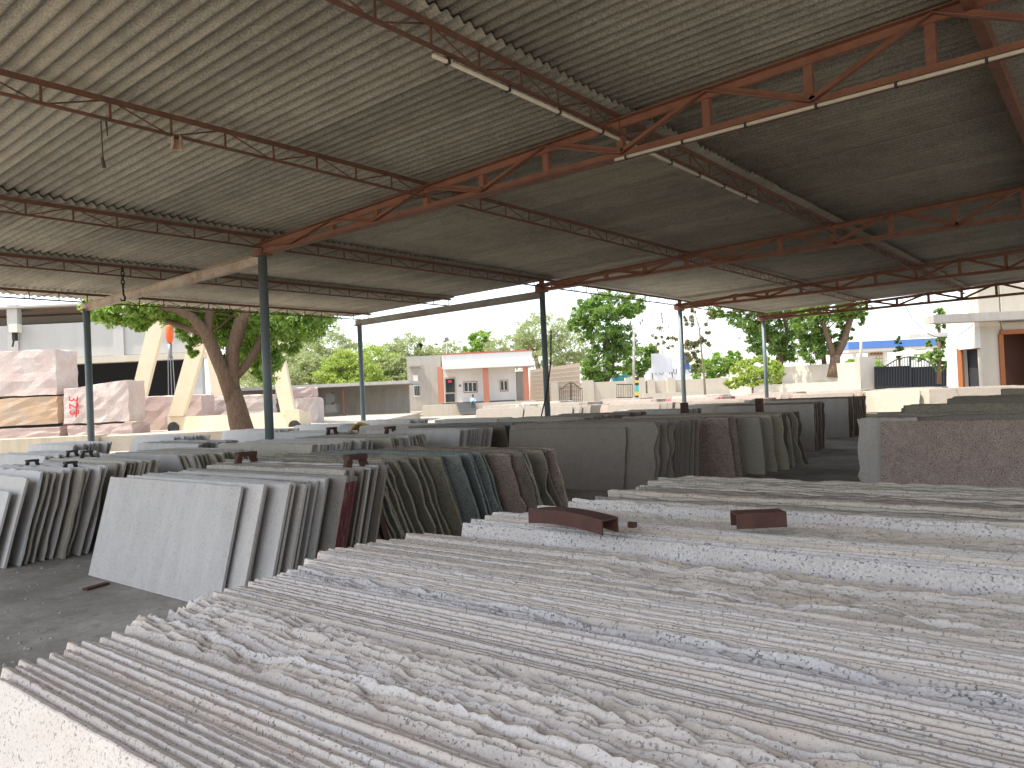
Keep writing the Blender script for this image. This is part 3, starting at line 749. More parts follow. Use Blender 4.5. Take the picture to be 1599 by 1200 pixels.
# A-frame racks showing above the slabs
def rack(pr, pl, z, mat, label, sp=.40, q=1.):
    a = onZ(*pr, z); b = onZ(*pl, z); y = (a.y + b.y) / 2
    r = empty('slab_rack', ((a.x + b.x) / 2, y, 0), label, 'slab rack', 'A-frame slab racks')
    for x in (a.x, b.x):
        for s in (-1, 1):
            m = MB(); m.bar((x, y + s * sp, .002), (x, y + s * .075 * q, z - .03), .06 * q, .05 * q, up=(1, 0, 0)); m.build('leg', mat, r)
        m = MB(); m.box((x - .045, y - .105 * q, z - .03), (x + .045, y + .105 * q, z - .03 + .045 * q)); m.build('cap', mat, r)
    for s in (-1, 1):
        m = MB(); m.bar((a.x - .05, y + s * (sp - .03), .06), (b.x + .05, y + s * (sp - .03), .06), .05, .05); m.build('base_rail', mat, r)
rack((541, 714), (398, 707), 1.07, G['rack_rust'], 'rusty A-frame rack top beside the dark olive slabs')
rack((115, 720), (46, 718), 1.02, G['rack_black'], 'black A-frame rack above the leftmost stack', q=.62)
rack((146, 703), (103, 704), 1.06, G['rack_black'], 'black A-frame rack by the base of the outer post', q=.62)
rack((602, 668), (526, 668), 1.06, G['rack_rust'], 'brown rack with two caps beside the yellow rimmed drum')
for px, py, h, lb in ((1075, 629, 1.22, 'dark steel upright behind the shaded grey stack'), (1193, 622, 1.25, 'dark steel upright at the foot of the far lit post')):
    c = onZ(px, py, h); m = MB(); m.angle((c.x - .06, c.y, 0), (c.x - .06, c.y, h), .13, .015, up=(0, 1, 0)); m.build('rack_upright', G['rack_rust'], label=lb, cat='upright')
# stone crumbs on the floor
rc = np.random.default_rng(5); m = MB()
for i in range(0, 900, 2):
    if i < 500: x, y = rc.uniform(-9.2, -3.0), rc.uniform(1.2, 3.3)
    elif i < 650: x, y = -5.3 + abs(rc.normal(0, .5)), rc.uniform(5, 16)
    else: x, y = rc.uniform(-5.2, -3.0), rc.uniform(8, 24)
    if -7.9 < x < -5.2 and 2.85 < y < 5: continue
    s = rc.uniform(.006, .022) * (1.6 if i > 500 else 1); a = rc.uniform(0, 6.28); n_ = 5
    P_ = [(x + math.cos(a + k * 1.257) * s * rc.uniform(.6, 1.2), y + math.sin(a + k * 1.257) * s * rc.uniform(.6, 1.2), .0005) for k in range(n_)]
    m.add(P_ + [(x + rc.uniform(-.3, .3) * s, y, s * rc.uniform(.4, .9))], [(k, (k + 1) % n_, n_) for k in range(n_)])
tag(m.build('stone_crumbs', G['granite_tan']), 'scattered stone crumbs on the concrete floor', 'stone crumbs', kind='stuff')
# half drum on the slabs
c = W(555, 684, 19.5)
dr = empty('half_drum', c, 'grey half drum with yellow rim lying on the slabs in mid yard', 'drum')
rad = .36; m = MB(); V = []; F = []
for i in range(15):
    a = math.pi * i / 14
    for u in (0, .55): 
        for r_ in (rad, rad - .03):
            V.append(c + RIGHT * (.15 - math.cos(a) * r_ * .8) + FWD * u * .6 + RIGHT * (-u * .8) + Vector((0, 0, math.sin(a) * r_)))
for i in range(14):
    a = i * 4; b = a + 4; F += [(a, b, b + 2, a + 2), (a + 1, a + 3, b + 3, b + 1), (a + 2, b + 2, b + 3, a + 3), (a, a + 1, b + 1, b)]
m.add(V, F); m.build('shell', G['drum_grey'], dr)
m = MB(); pts = [c + RIGHT * (.15 - math.cos(math.pi * i / 14) * rad * .8) + FWD * -.01 + Vector((0, 0, math.sin(math.pi * i / 14) * rad)) for i in range(15)]
m.tube(pts, .035, 6); m.build('rim', G['drum_yellow'], dr, smooth=True)
m = MB(); V = [c + RIGHT * (.15 - math.cos(math.pi * i / 14) * (rad - .03) * .8) + FWD * .2 + RIGHT * -.25 + Vector((0, 0, math.sin(math.pi * i / 14) * (rad - .03))) for i in range(15)]
V2 = [v + FWD * .02 for v in V]; m.add(V + V2, [tuple(range(15)), tuple(range(29, 14, -1))] + [(i, i + 1, 16 + i, 15 + i) for i in range(14)]); m.build('end_plate', G['drum_yellow'], dr)
#@@BACK
# ------------------------------------------------------------------ trees
def tree(name, d, trunk, limbs, blobs, leaf, n, ls, bark, label, cat='tree', group=None, droop=0., seed=1, dep=1.0, th=0):
    """trunk / limbs: lists of (px, py, radius_m, depth offset); blobs: (px, py, rx_px, ry_px, weight, depth offset)"""
    rg = np.random.default_rng(seed); s = d / FPX
    b = W(trunk[0][0], trunk[0][1], d + trunk[0][3]); 
    root = empty(name, (b.x, b.y, b.z), label, cat, group)
    m = MB(); m.tube([W(p, q, d + o) for p, q, r, o in trunk], [r for p, q, r, o in trunk], 12)
    for lm in limbs: m.tube([W(p, q, d + o) for p, q, r, o in lm], [r for p, q, r, o in lm], 8)
    # twigs into the blobs
    for (px, py, rx, ry, w, o) in blobs:
        c = np.array(W(px, py, d + o)); base = limbs[int(rg.integers(len(limbs)))] if limbs else trunk
        k = base[-1]; a = W(k[0], k[1], d + k[3])
        m.tube([a, (a + Vector(c)) / 2 + Vector(rg.normal(0, .25, 3) * rx * s * .4), Vector(c)], [k[2] * .5, k[2] * .3, .012], 5)
    m.build('trunk', bark, root, smooth=True)
    tot = sum(x[4] for x in blobs); P = []; 
    for (px, py, rx, ry, w, o) in blobs:
        k = int(n * w / tot)
        c = np.array(W(px, py, d + o))
        nc = max(6, k // 45)
        u = rg.normal(size=(nc, 3)); u /= np.linalg.norm(u, axis=1)[:, None]; u *= (rg.uniform(.25, 1, nc) ** .45)[:, None]
        cc = np.stack([u[:, 0] * rx * s, u[:, 1] * rx * s * dep, u[:, 2] * ry * s], 1)
        cr = np.minimum(rx, ry) * s * rg.uniform(.12, .3, nc)
        i = rg.integers(0, nc, k); q = rg.normal(size=(k, 3)) * .6
        q[:, 2] *= .7
        loc = cc[i] + q * cr[i][:, None]
        x = np.array(RIGHT) ; f = np.array(FWD)
        P.append(c + loc[:, :1] * x + loc[:, 1:2] * f + loc[:, 2:] * np.array([0, 0, 1.]))
    P = np.concatenate(P); k = len(P)
    a = rg.normal(size=(k, 3)); a[:, 2] -= droop; a /= np.linalg.norm(a, axis=1)[:, None]
    bvec = np.cross(a, rg.normal(size=(k, 3))); bvec /= np.linalg.norm(bvec, axis=1)[:, None]
    L = ls * rg.uniform(.6, 1.35, k)[:, None]; Wd = L * .36
    if th: Wd = L * th
    V = np.stack([P - a * L * .5, P + bvec * Wd * .5, P + a * L * .5, P - bvec * Wd * .5], 1).reshape(-1, 3) - np.array(b)
    me = bpy.data.meshes.new('crown'); me.vertices.add(4 * k); me.vertices.foreach_set('co', V.ravel())
    me.loops.add(4 * k); me.loops.foreach_set('vertex_index', np.arange(4 * k)); me.polygons.add(k)
    me.polygons.foreach_set('loop_start', np.arange(0, 4 * k, 4)); me.polygons.foreach_set('loop_total', np.full(k, 4))
    me.update(calc_edges=True); me.materials.append(leaf)
    put(bpy.data.objects.new('crown', me), b, root)
    return root
D1 = 27.
tree('neem_tree', D1, [(390, 735, .50, 0), (384, 690, .42, 0), (374, 655, .38, 0), (368, 628, .33, 0), (366, 608, .22, 0)],
     [[(372, 650, .28, 0), (350, 585, .25, -.1), (333, 545, .23, -.3), (322, 520, .22, -.4), (300, 495, .16, -.8), (270, 482, .12, -1.0), (240, 478, .09, -1.2)],
      [(372, 660, .30, 0), (363, 600, .26, .1), (364, 545, .24, .1), (376, 505, .25, .1), (400, 478, .22, .2), (430, 440, .14, .4)],
      [(365, 592, .17, .1), (384, 572, .15, .3), (402, 545, .14, .5), (412, 515, .10, .6)],
      [(322, 522, .14, -.4), (290, 512, .11, -.2), (258, 500, .10, 0), (236, 493, .08, .2)],
      [(324, 522, .18, -.4), (330, 470, .14, -.2), (325, 400, .09, 0)]],
     [(200, 480, 62, 28, 1.6, -1), (260, 480, 60, 30, 1.4, .5), (330, 480, 50, 45, 1.8, 1.6), (390, 520, 42, 62, 2.6, 2.2), (350, 505, 40, 40, 1.3, 2.4), (300, 515, 26, 26, .5, 1.2), (425, 500, 50, 40, 1.8, 1.0), (475, 492, 48, 40, 1.8, -.3), (418, 565, 28, 34, .9, 1.5), (255, 430, 90, 40, 1.5, 0), (380, 420, 110, 50, 2.2, 0), (330, 360, 110, 45, 1.5, .5), (172, 492, 18, 15, .25, -1), (216, 503, 14, 15, .2, -.5), (455, 532, 18, 24, .4, .5), (492, 512, 16, 22, .3, 0), (345, 562, 12, 16, .2, 1.8), (300, 545, 10, 14, .12, 1), (188, 470, 34, 16, .5, -1.5)],
     G['leaf_bright'], 85000, .19, G['bark'], 'big neem tree with forked brown trunk standing just outside the left roof edge', droop=.8, seed=3, th=.3)
# pale acacias beyond the low sheds
ac = [(455, 545, 50, 40, 110), (545, 580, 50, 36, 84), (615, 585, 45, 30, 88), (700, 560, 60, 28, 112), (490, 585, 46, 34, 86), (430, 575, 62, 48, 92), (520, 560, 60, 52, 98), (585, 575, 60, 40, 90), (640, 560, 50, 40, 105), (395, 560, 40, 50, 100)]
labs = ['tall pale acacia farther back above the crane carriage', 'low round acacia over the middle of the grey shed', 'bushy acacia touching the office side wall', 'distant acacia line behind the office roof', 'short acacia between the crane leg and shed machine', 'pale acacia behind the crane leg', 'wide pale acacia over the low grey shed', 'yellow green acacia left of the office', 'thin pale acacia rising behind the office roof edge', 'hazy acacia behind the forked tree']
for i, (px, py, rx, ry, d) in enumerate(ac):
    tree('acacia_tree', d, [(px, 628, .3, 0), (px + 4, 600, .24, 0), (px - 3, py + 5, .18, 0)], [[(px - 3, py + 5, .15, 0), (px + rx * .4, py - ry * .4, .06, 0)], [(px - 3, py + 5, .15, 0), (px - rx * .5, py - ry * .3, .06, 0)]],
         [(px - rx * .5, py + 5, rx * .55, ry * .7, 1, 0), (px + rx * .5, py + 6, rx * .55, ry * .65, 1, 0), (px, py - ry * .3, rx * .6, ry * .7, 1.2, 1), (px + rx * .2, py + ry * .5, rx * .8, ry * .4, 1, -1)],
         G['leaf_lime'] if i in (1, 7) else G['leaf_overexposed'], 15000, .36, G['bark_pale'], labs[i], group='pale acacia trees', seed=20 + i, th=.3)
tree('acacia_tree', 96, [(845, 620, .4, 0), (842, 580, .3, 0), (836, 555, .25, 0)], [[(836, 555, .2, 0), (870, 520, .1, 0)], [(836, 555, .2, 0), (800, 530, .1, 0)]],
     [(800, 545, 45, 28, 1, 0), (845, 520, 50, 32, 1.4, 1), (885, 545, 40, 36, 1.2, 0), (780, 560, 30, 18, .5, 0), (835, 555, 60, 24, 1, 0), (900, 570, 30, 24, .6, 0)], G['leaf_overexposed'], 24000, .36, G['bark_pale'], 'large dome shaped pale acacia behind the office', group='pale acacia trees', seed=31, th=.3)
tree('small_tree', 100, [(752, 600, .2, 0), (752, 550, .15, 0)], [], [(752, 535, 20, 20, 1, 0), (745, 548, 22, 12, .6, 0)], G['leaf_bright'], 3500, .5, G['bark_pale'], 'small bright green treetop above the office parapet', seed=33)
tree('small_tree', 105, [(657, 620, .12, 0), (656, 560, .1, 0)], [], [(656, 543, 6, 8, 1, 0), (657, 553, 5, 6, .5, 0)], G['leaf_dark'], 500, .5, G['bark_pale'], 'dark tufted treetop at the left end of the office roof', seed=34)
# neem beside the boundary gate
tree('neem_tree', 84, [(952, 640, .55, 0), (948, 618, .45, 0), (944, 600, .4, 0)],
     [[(944, 602, .3, 0), (938, 585, .26, 0), (930, 568, .18, 0)], [(944, 602, .32, 0), (956, 580, .28, 0), (958, 550, .24, 0), (945, 530, .18, 0), (925, 510, .12, 0)], [(958, 555, .2, 0), (968, 530, .12, 0)]],
     [(920, 490, 26, 24, 1.3, 0), (950, 480, 34, 26, 1.6, 0), (985, 478, 24, 20, .9, 0), (905, 505, 20, 16, .7, 0), (940, 520, 34, 22, 1.2, 0), (970, 530, 26, 26, 1.0, 0), (935, 568, 26, 30, 1.3, 0), (962, 560, 20, 30, .8, 0), (925, 590, 16, 16, .5, 0)],
     G['leaf_neem'], 20000, .42, G['bark'], 'tall neem tree with clumped crown behind the boundary wall', seed=40)
tree('small_tree', 92, [(1003, 615, .3, 0), (1003, 585, .25, 0)], [], [(1000, 562, 26, 22, 1, 0), (1018, 552, 14, 14, .6, 0), (990, 578, 20, 16, .6, 0)], G['leaf_neem'], 6000, .42, G['bark'], 'round green tree left of the white billboard', seed=41)
tree('thin_tree', 58, [(1102, 622, .09, 0), (1100, 590, .08, 0), (1096, 550, .07, 0), (1092, 510, .05, 0), (1083, 482, .03, 0)], [[(1096, 550, .04, 0), (1075, 545, .02, 0)], [(1093, 515, .03, 0), (1106, 500, .02, 0)]],
     [(1080, 550, 14, 18, 1.2, 0), (1085, 570, 10, 16, .5, 0), (1077, 490, 11, 22, .6, 0), (1100, 540, 10, 14, .4, 0), (1105, 505, 9, 22, .3, 0), (1045, 535, 12, 10, .25, 0), (1030, 530, 12, 20, .25, 0)], G['leaf_dry'], 3000, .30, G['bark_pale'], 'thin sparse tree with drooping dry leaves beside a grey post', droop=1.5, seed=42, th=.25)
tree('small_tree', 95, [(1110, 610, .3, 0), (1110, 590, .25, 0)], [], [(1100, 580, 24, 18, 1, 0), (1120, 570, 22, 18, 1, 0), (1142, 575, 18, 14, .8, 0), (1148, 560, 12, 14, .5, 0)], G['leaf_bright'], 7000, .45, G['bark'], 'soft green trees low over the boundary wall beyond the thin tree', seed=43)
tree('neem_tree', 62, [(1218, 600, .4, 0), (1216, 570, .38, 0), (1222, 548, .3, 0)], [[(1222, 550, .28, 0), (1232, 520, .2, 0), (1222, 490, .12, 0)], [(1220, 555, .2, 0), (1200, 525, .14, 0), (1170, 505, .09, 0)]],
     [(1135, 485, 26, 16, 1, 0), (1175, 495, 34, 26, 1.5, 0), (1215, 500, 36, 34, 1.9, .5), (1195, 535, 28, 24, 1.2, 0), (1235, 540, 22, 24, .9, 0), (1180, 470, 60, 16, 1.4, 0)], G['leaf_neem'], 17000, .32, G['bark'], 'dark leaning neem tree left of the twin trunk tree', droop=.5, seed=44)
tree('neem_tree', 58, [(1302, 590, .5, 0), (1304, 572, .42, 0), (1305, 555, .36, 0)],
     [[(1305, 560, .3, 0), (1318, 535, .27, 0), (1328, 500, .24, 0), (1331, 470, .2, 0)], [(1303, 560, .28, 0), (1294, 530, .22, 0), (1284, 500, .16, 0), (1270, 480, .1, 0)], [(1288, 572, .2, 1), (1285, 545, .17, 1), (1288, 520, .12, 1)]],
     [(1262, 500, 26, 24, 1, .5), (1295, 485, 34, 20, 1.2, 0), (1330, 480, 24, 20, .9, 0), (1268, 545, 22, 26, 1, 1), (1320, 520, 14, 18, .4, 1), (1300, 540, 14, 16, .4, 1.5), (1340, 495, 12, 14, .4, 0), (1270, 520, 26, 20, .8, 1), (1300, 455, 50, 14, 1, 0)], G['leaf_neem'], 15000, .32, G['bark'], 'thick twin trunk neem tree beside the light boundary wall', seed=45)
tree('bush', 54, [(1175, 622, .08, 0), (1176, 605, .06, 0)], [], [(1150, 598, 18, 10, .8, 0), (1178, 590, 24, 16, 1.3, 0), (1205, 582, 20, 18, 1, 0), (1185, 570, 26, 14, .9, 1), (1160, 575, 20, 14, .5, 1)], G['leaf_lime'], 9000, .24, G['bark_pale'], 'bright yellow green bush in front of the boundary wall', cat='bush', seed=46)
tree('cypress', 78, [(1405, 590, .15, 0), (1405, 560, .12, 0)], [], [(1404, 537, 5, 12, 1, 0), (1405, 552, 7, 10, 1, 0), (1412, 548, 6, 8, .5, 0)], G['leaf_dark'], 1800, .3, G['bark'], 'narrow cypress before the blue station canopy', cat='tree', seed=47)
tree('ashoka_tree', 50, [(1467, 600, .15, 0), (1467, 560, .12, 0), (1467, 500, .08, 0)], [], [(1467, 490, 8, 8, 1, 0), (1468, 508, 7, 8, .7, 0), (1470, 535, 8, 14, 1, 0), (1464, 556, 12, 12, 1.2, 0), (1470, 570, 10, 14, 1, 0), (1452, 536, 7, 6, .4, 0)], G['leaf_neem'], 5000, .22, G['bark'], 'slim evergreen tree against the guard room wall', seed=48)
tree('bush', 85, [(1345, 580, .1, 0), (1345, 570, .08, 0)], [], [(1335, 568, 16, 8, 1, 0), (1375, 570, 8, 6, .5, -15), (1440, 555, 16, 9, .8, 0)], G['leaf_bright'], 2500, .35, G['bark_pale'], 'low light green bushes behind the black gate', cat='bush', seed=49)

# ------------------------------------------------------------------ stone yard on the left: ledge, blocks, crane, factory hall
m = MB(); m.vbox(-260, 150, 690, 745, 30.5, 1.2, d2=31.5); m.build('low_wall', G['ledge_stone'], label='low sandy kerb wall in front of the stone blocks', cat='wall')
m = MB(); m.vbox(-320, 560, 684, 730, 31.9, 22.); o = m.build('yard_terrace', G['yard_ground']); tag(o, kind='structure')
def block(px0, px1, pt, pb, d, th, mat, label, seed, slant=0, mark=None):
    rg = random.Random(seed)
    a = W(px0, (pt + pb) / 2, d); b = W(px1, (pt + pb) / 2, d)
    z1 = W((px0 + px1) / 2, pt, d).z; z0 = W((px0 + px1) / 2, pb, d).z
    NX, NY, NZ = 9, 4, 6; idx = {}; V = []; F = []
    def vid(i, j, k):
        if (i, j, k) not in idx:
            u, v, w = i / NX, j / NY, k / NZ
            p = a.lerp(b, u) + FWD * th * v
            z = z0 + (z1 - z0 + slant * (u - .5)) * w
            q = Vector((p.x, p.y, z)) + Vector((rg.uniform(-1, 1), rg.uniform(-1, 1), rg.uniform(-1, 1))) * .03
            e = (i in (0, NX)) + (j in (0, NY)) + (k in (0, NZ))
            if e > 1: q += (Vector(((a.x + b.x) / 2, (a.y + b.y) / 2, (z0 + z1) / 2)) - q) * .035
            idx[(i, j, k)] = len(V); V.append(q)
        return idx[(i, j, k)]
    for i in range(NX):
        for k in range(NZ):
            F.append((vid(i, 0, k), vid(i + 1, 0, k), vid(i + 1, 0, k + 1), vid(i, 0, k + 1))); F.append((vid(i, NY, k), vid(i, NY, k + 1), vid(i + 1, NY, k + 1), vid(i + 1, NY, k)))
    for j in range(NY):
        for k in range(NZ):
            F.append((vid(0, j, k), vid(0, j, k + 1), vid(0, j + 1, k + 1), vid(0, j + 1, k))); F.append((vid(NX, j, k), vid(NX, j + 1, k), vid(NX, j + 1, k + 1), vid(NX, j, k + 1)))
    for i in range(NX):
        for j in range(NY):
            F.append((vid(i, j, NZ), vid(i + 1, j, NZ), vid(i + 1, j + 1, NZ), vid(i, j + 1, NZ))); F.append((vid(i, j, 0), vid(i, j + 1, 0), vid(i + 1, j + 1, 0), vid(i + 1, j, 0)))
    m = MB(); m.add(V, F); return m.build('stone_block', mat, label=label, cat='stone block', group='rough granite blocks')
block(-70, 91, 548, 621, 35, 1.8, G['block_pink'], 'rough pinkish block on top of the left pile', 1)
block(-75, 93, 622, 666, 34.9, 1.8, G['block_ochre'], 'ochre faced block in the middle of the left pile', 2)
block(-70, 97, 670, 698, 34.8, 1.9, G['block_rose'], 'rose block at the bottom of the left pile with red scribble', 3)
bk = block(98, 203, 600, 661, 34.5, 1.6, G['block_pink'], 'pale block with red painted numbers behind the outer post', 4, slant=.3)
block(104, 209, 663, 693, 34.4, 1.8, G['block_rose'], 'flat rose block under the one with red numbers', 5)
block(211, 318, 618, 684, 38.5, 1.7, G['block_rose'], 'square rose block behind the crane leg', 6)
block(330, 420, 618, 655, 41, 1.6, G['block_pink'], 'grey pink block behind the forked tree', 7)
block(455, 497, 622, 668, 39, 1.4, G['block_pink'], 'pale block right of the crane wheel', 8)
block(430, 490, 606, 622, 44, 1.2, G['block_rose'], 'thin stone piece stacked before the low grey shed', 9)
def text_mesh(name, s, size, mat, loc, rotm, parent=None, label=None, cat=None, ext=.004):
    cu = bpy.data.curves.new('t', 'FONT'); cu.body = s; cu.size = size; cu.extrude = ext; cu.align_x = 'CENTER'; cu.align_y = 'CENTER'
    ob = bpy.data.objects.new('t', cu); col.objects.link(ob)
    dg = bpy.context.evaluated_depsgraph_get(); me = bpy.data.meshes.new_from_object(ob.evaluated_get(dg))
    bpy.data.objects.remove(ob); me.materials.clear(); me.materials.append(mat)
    o = bpy.data.objects.new(name, me); put(o, loc, parent); o.rotation_euler = rotm.to_euler(); 
    return tag(o, label, cat)
FACE = Matrix((RIGHT, Vector((0, 0, 1)), -FWD)).transposed()
def paint(s, px, py, d, size, roll, mat, parent, name='painted_number'):
    return text_mesh(name, s, size, mat, W(px, py, d), FACE @ Matrix.Rotation(roll, 3, 'Z'), parent)
paint('323', 115, 634, 34.36, .62, math.radians(-88), G['red_paint'], bk)
m = MB(); m.bar(W(121, 622, 34.36), W(119, 652, 34.36), .05, .03); m.build('painted_line', G['red_paint'], bk)
# gantry crane
cr = empty('gantry_crane', W(366, 676, 35), 'cream yellow gantry crane with splayed legs and orange hook behind the tree', 'crane')
def leg(a, b, d0, d1, w0, w1, name='leg'):
    m = MB(); p = W(a[0], a[1], d0); q = W(b[0], b[1], d1); P = []
    for e, w in ((p, w0), (q, w1)):
        for x, y in ((-1, -1), (1, -1), (1, 1), (-1, 1)): P.append(e + RIGHT * (x * w / 2) + FWD * (y * .16))
    m.hexa(P); return m.build(name, G['crane_cream'], cr)
leg((277, 650), (345, 415), 36, 36, .72, .85); leg((452, 648), (405, 415), 34, 35, .62, .75)
leg((206, 668), (268, 415), 44, 44, .85, .95); leg((345, 650), (318, 415), 43, 43, .6, .8)
m = MB(); m.vbox(262, 470, 648, 671, 36.2, .8, d2=33.8); m.build('end_carriage', G['crane_cream'], cr)
m = MB(); m.vbox(262, 288, 647, 664, 35.95, .25); m.build('wheel_box', G['crane_cream'], cr)
m = MB(); m.vbox(446, 468, 640, 668, 33.6, .3, d2=33.5); m.build('wheel_box', G['crane_cream'], cr)
for px, py, d in ((272, 668, 36.0), (461, 666, 33.55)):
    m = MB(); c = W(px, py, d); m.tube([c + FWD * -.08, c + FWD * .12], .27, 16); m.build('wheel', G['rack_black'], cr)
for k in (0, 1):
    m = MB(); m.bar(W(300, 405, 44) + FWD * k * 1., W(385, 405, 35.5) + FWD * k * 1., .7, 1.2); m.build('girder', G['crane_cream'], cr)
m = MB(); m.bar(W(424, 574, 34.3) - RIGHT * .1, W(440, 574, 34.2), .04, .10); m.build('bracket', G['rack_rust'], cr)
c = W(265, 520, 40)
hk = empty('crane_hook_block', c, 'orange crane hook block on cables before the white factory wall', 'hook block')
m = MB(); m.tube([c + Vector((0, 0, .5)), c + Vector((0, 0, .25)), c + Vector((0, 0, -.25)), c + Vector((0, 0, -.62))], [.08, .2, .2, .08], 10); m.build('block', G['hook_orange'], hk, smooth=True)
m = MB(); m.tube([c + Vector((0, 0, -.6)), c + Vector((0, 0, -1.2)), c + Vector((.05, 0, -1.4))], [.12, .1, .05], 8); m.build('hook', G['steel'], hk, smooth=True)
for s in (-.12, .0, .12):
    m = MB(); m.tube([c + RIGHT * s + Vector((0, 0, -1.25)), c + RIGHT * (s * 1.6) + Vector((0, 0, -3.9))], .025, 5); m.build('sling', G['steel'], hk)
    m = MB(); m.tube([c + RIGHT * s + Vector((0, 0, .4)), c + RIGHT * s + Vector((0, 0, 4.))], .02, 5); m.build('cable', G['wire_black'], hk)
# factory hall
DF = 52.
fh = empty('factory_hall', W(150, 660, DF), 'long white factory hall with dark openings behind the stone blocks', 'building')
m = MB(); m.vbox(-420, 312, 512, 566, DF, .4); m.build('wall', G['plaster_factory'], fh)
m = MB(); m.vbox(-420, 325, 566, 576, DF - .35, .9); m.build('ledge', G['plaster_cream'], fh)
m = MB(); m.vbox(-420, 312, 484, 680, DF + 9, .3); m.build('back_wall', G['dark_inside'], fh)  # near-black sheet: the unlit inside of the hall put into its colour
for px in (-300, -150, 20, 185, 308):
    m = MB(); m.vbox(px - 8, px + 8, 476 if px == 20 else 482, 566 if px in (20, 185) else 680, DF - .12, .5); m.build('pillar', G['plaster_factory'], fh)
m = MB(); m.vbox(97, 115, 577, 680, DF + .8, .5); m.build('rusty_frame', G['rust_dark'], fh)
for z in (0, 1):
    m = MB(); m.vbox(-420, 340, 488 + z * 8, 491 + z * 8, DF + .5 + z * 2.5, .12); m.build('eave_truss', G['rust_dark'], fh)
m = MB(); m.vbox(-420, 340, 481, 484, DF - .3, 9.6); m.build('roof', G['shed_roof'], fh)
m = MB(); c = W(21, 524, DF - .4); 
lp = empty('wall_lamp', c, 'grey flood lamp with bracket on the factory pillar at far left', 'lamp')
m = MB(); m.vbox(14, 27, 506, 519, DF - .9, .5); m.build('housing', G['conduit_white'], lp)
m = MB(); m.vbox(19, 24, 519, 532, DF - .7, .3); m.build('bracket', G['wire_black'], lp); m = MB(); m.tube([W(22, 532, DF - .6), W(20, 542, DF - .6)], .06, 6); m.build('arm', G['wire_black'], lp)
# low grey shed
ls = empty('low_shed', W(560, 640, 60), 'long low grey shed with flat roof left of the office', 'shed')
m = MB(); m.vbox(330, 640, 601, 606, 56, 7.); m.build('roof', G['shed_roof'], ls)
m = MB(); m.vbox(330, 640, 606, 652, 61.5, .3); m.build('back_wall', G['shed_wall'], ls)
for px in (350, 430, 537): 
    m = MB(); m.vbox(px - 1.5, px + 1.5, 606, 650, 56.6, .2); m.build('post', G['rust_dark'], ls)
m = MB(); m.vbox(602, 606, 612, 640, 58, .3); m.tube([W(585, 612, 61), W(592, 630, 60.8), W(603, 640, 60.6), W(610, 628, 60.9)], .06, 6); 
m = MB(); c = W(517, 640, 60)
mc = empty('stone_saw', c, 'grey machine standing inside the low shed', 'machine')
m = MB(); m.vbox(508, 526, 632, 645, 59.5, 1.0); m.build('base', G['shed_roof'], mc); m = MB(); m.vbox(511, 518, 612, 632, 59.6, .7); m.build('column', G['steel'], mc)
m = MB(); c = W(516, 622, 59.4); m.tube([c, c + FWD * .08], .42, 18); m.build('blade', G['steel'], mc)
# ------------------------------------------------------------------ office
DO = 70.
of = empty('office_building', W(740, 636, DO), 'single storey white office with red roof trim and terracotta pillars', 'building')
def P(name, mat, *a, **k):
    m = MB(); m.vbox(*a, **k); return m.build(name, mat, of)
P('wall', G['plaster_white'], 690, 806, 573, 636, DO, 6.)
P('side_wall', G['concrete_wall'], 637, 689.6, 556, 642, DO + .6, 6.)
P('canopy', G['plaster_white'], 690.5, 832, 551.5, 573, DO - 1.6, 8.)
P('canopy_lip', G['plaster_white'], 692, 836, 567, 574.2, DO - 1.9, .28)
P('roof_trim', G['trim_red'], 690.5, 832, 549.5, 551.4, DO - 1.65, .4)
P('plinth', G['plaster_cream'], 660, 838, 629.5, 650, DO - 1.8, 4.)
P('skirting', G['grey_plinth'], 690.5, 805.5, 627, 629.3, DO - .03, .02)
for px in (688, 759, 822):
    P('pillar', G['terracotta'], px - 4, px + 4.5, 573, 629.5, DO - 1.5, .5)
d_ = P('door', G['plaster_cream'], 694.5, 713, 589, 629.3, DO - .06, .05)
def Q(name, mat, par, *a):
    m = MB(); m.vbox(*a); o = m.build(name, mat, of); o.parent = par; o.location = (0, 0, 0); return o
Q('door_pane', G['glass_dark'], d_, 696.5, 710.5, 592, 613, DO - .1, .03); Q('door_pane', G['glass_dark'], d_, 696.5, 710.5, 615.5, 628, DO - .1, .03)
o = Q('door_sign', G['sign_red'], d_, 700, 706, 594, 598, DO - .12, .01)
for a, b, t_, c_, nn in ((725, 745, 597, 612.5, 3), (782, 793, 594.5, 610.5, 2)):
    w_ = P('window', G['wood_orange'], a - 1, b + 1, t_ - 1, c_ + 1, DO - .05, .04)
    Q('window_frame', G['plaster_white'], w_, a, b, t_, c_, DO - .08, .02)
    for i in range(nn):
        s = (b - a) / nn; Q('pane', G['glass_dark'], w_, a + i * s + .8, a + (i + 1) * s - .8, t_ + 1.2, c_ - 1.2, DO - .11, .02)
w_ = P('window', G['plaster_white'], 647, 656, 602, 620, DO + .55, .04)
for i in range(3): Q('pane', G['glass_dark'], w_, 647.6 + i * 2.9, 649.8 + i * 2.9, 603, 618, DO + .52, .02)
P('window_shade', G['concrete_wall'], 638, 656, 570, 572.5, DO + .1, .5)
P('air_conditioner', G['plaster_white'], 646, 653, 586, 596, DO + .2, .39)
P('notice_plate', G['grey_plinth'], 717, 720.5, 601, 604, DO - .05, .04)
P('annex_wall', G['shed_wall'], 806.4, 822, 580, 636, DO + 2., .3)
for i in range(4): P('step', G['grey_plinth'], 713.5 + i * 1.6, 742 + i * .8, 630 + i * 4.4, 634.2 + i * 4.4, DO - 2.1 - i * .32, .34)
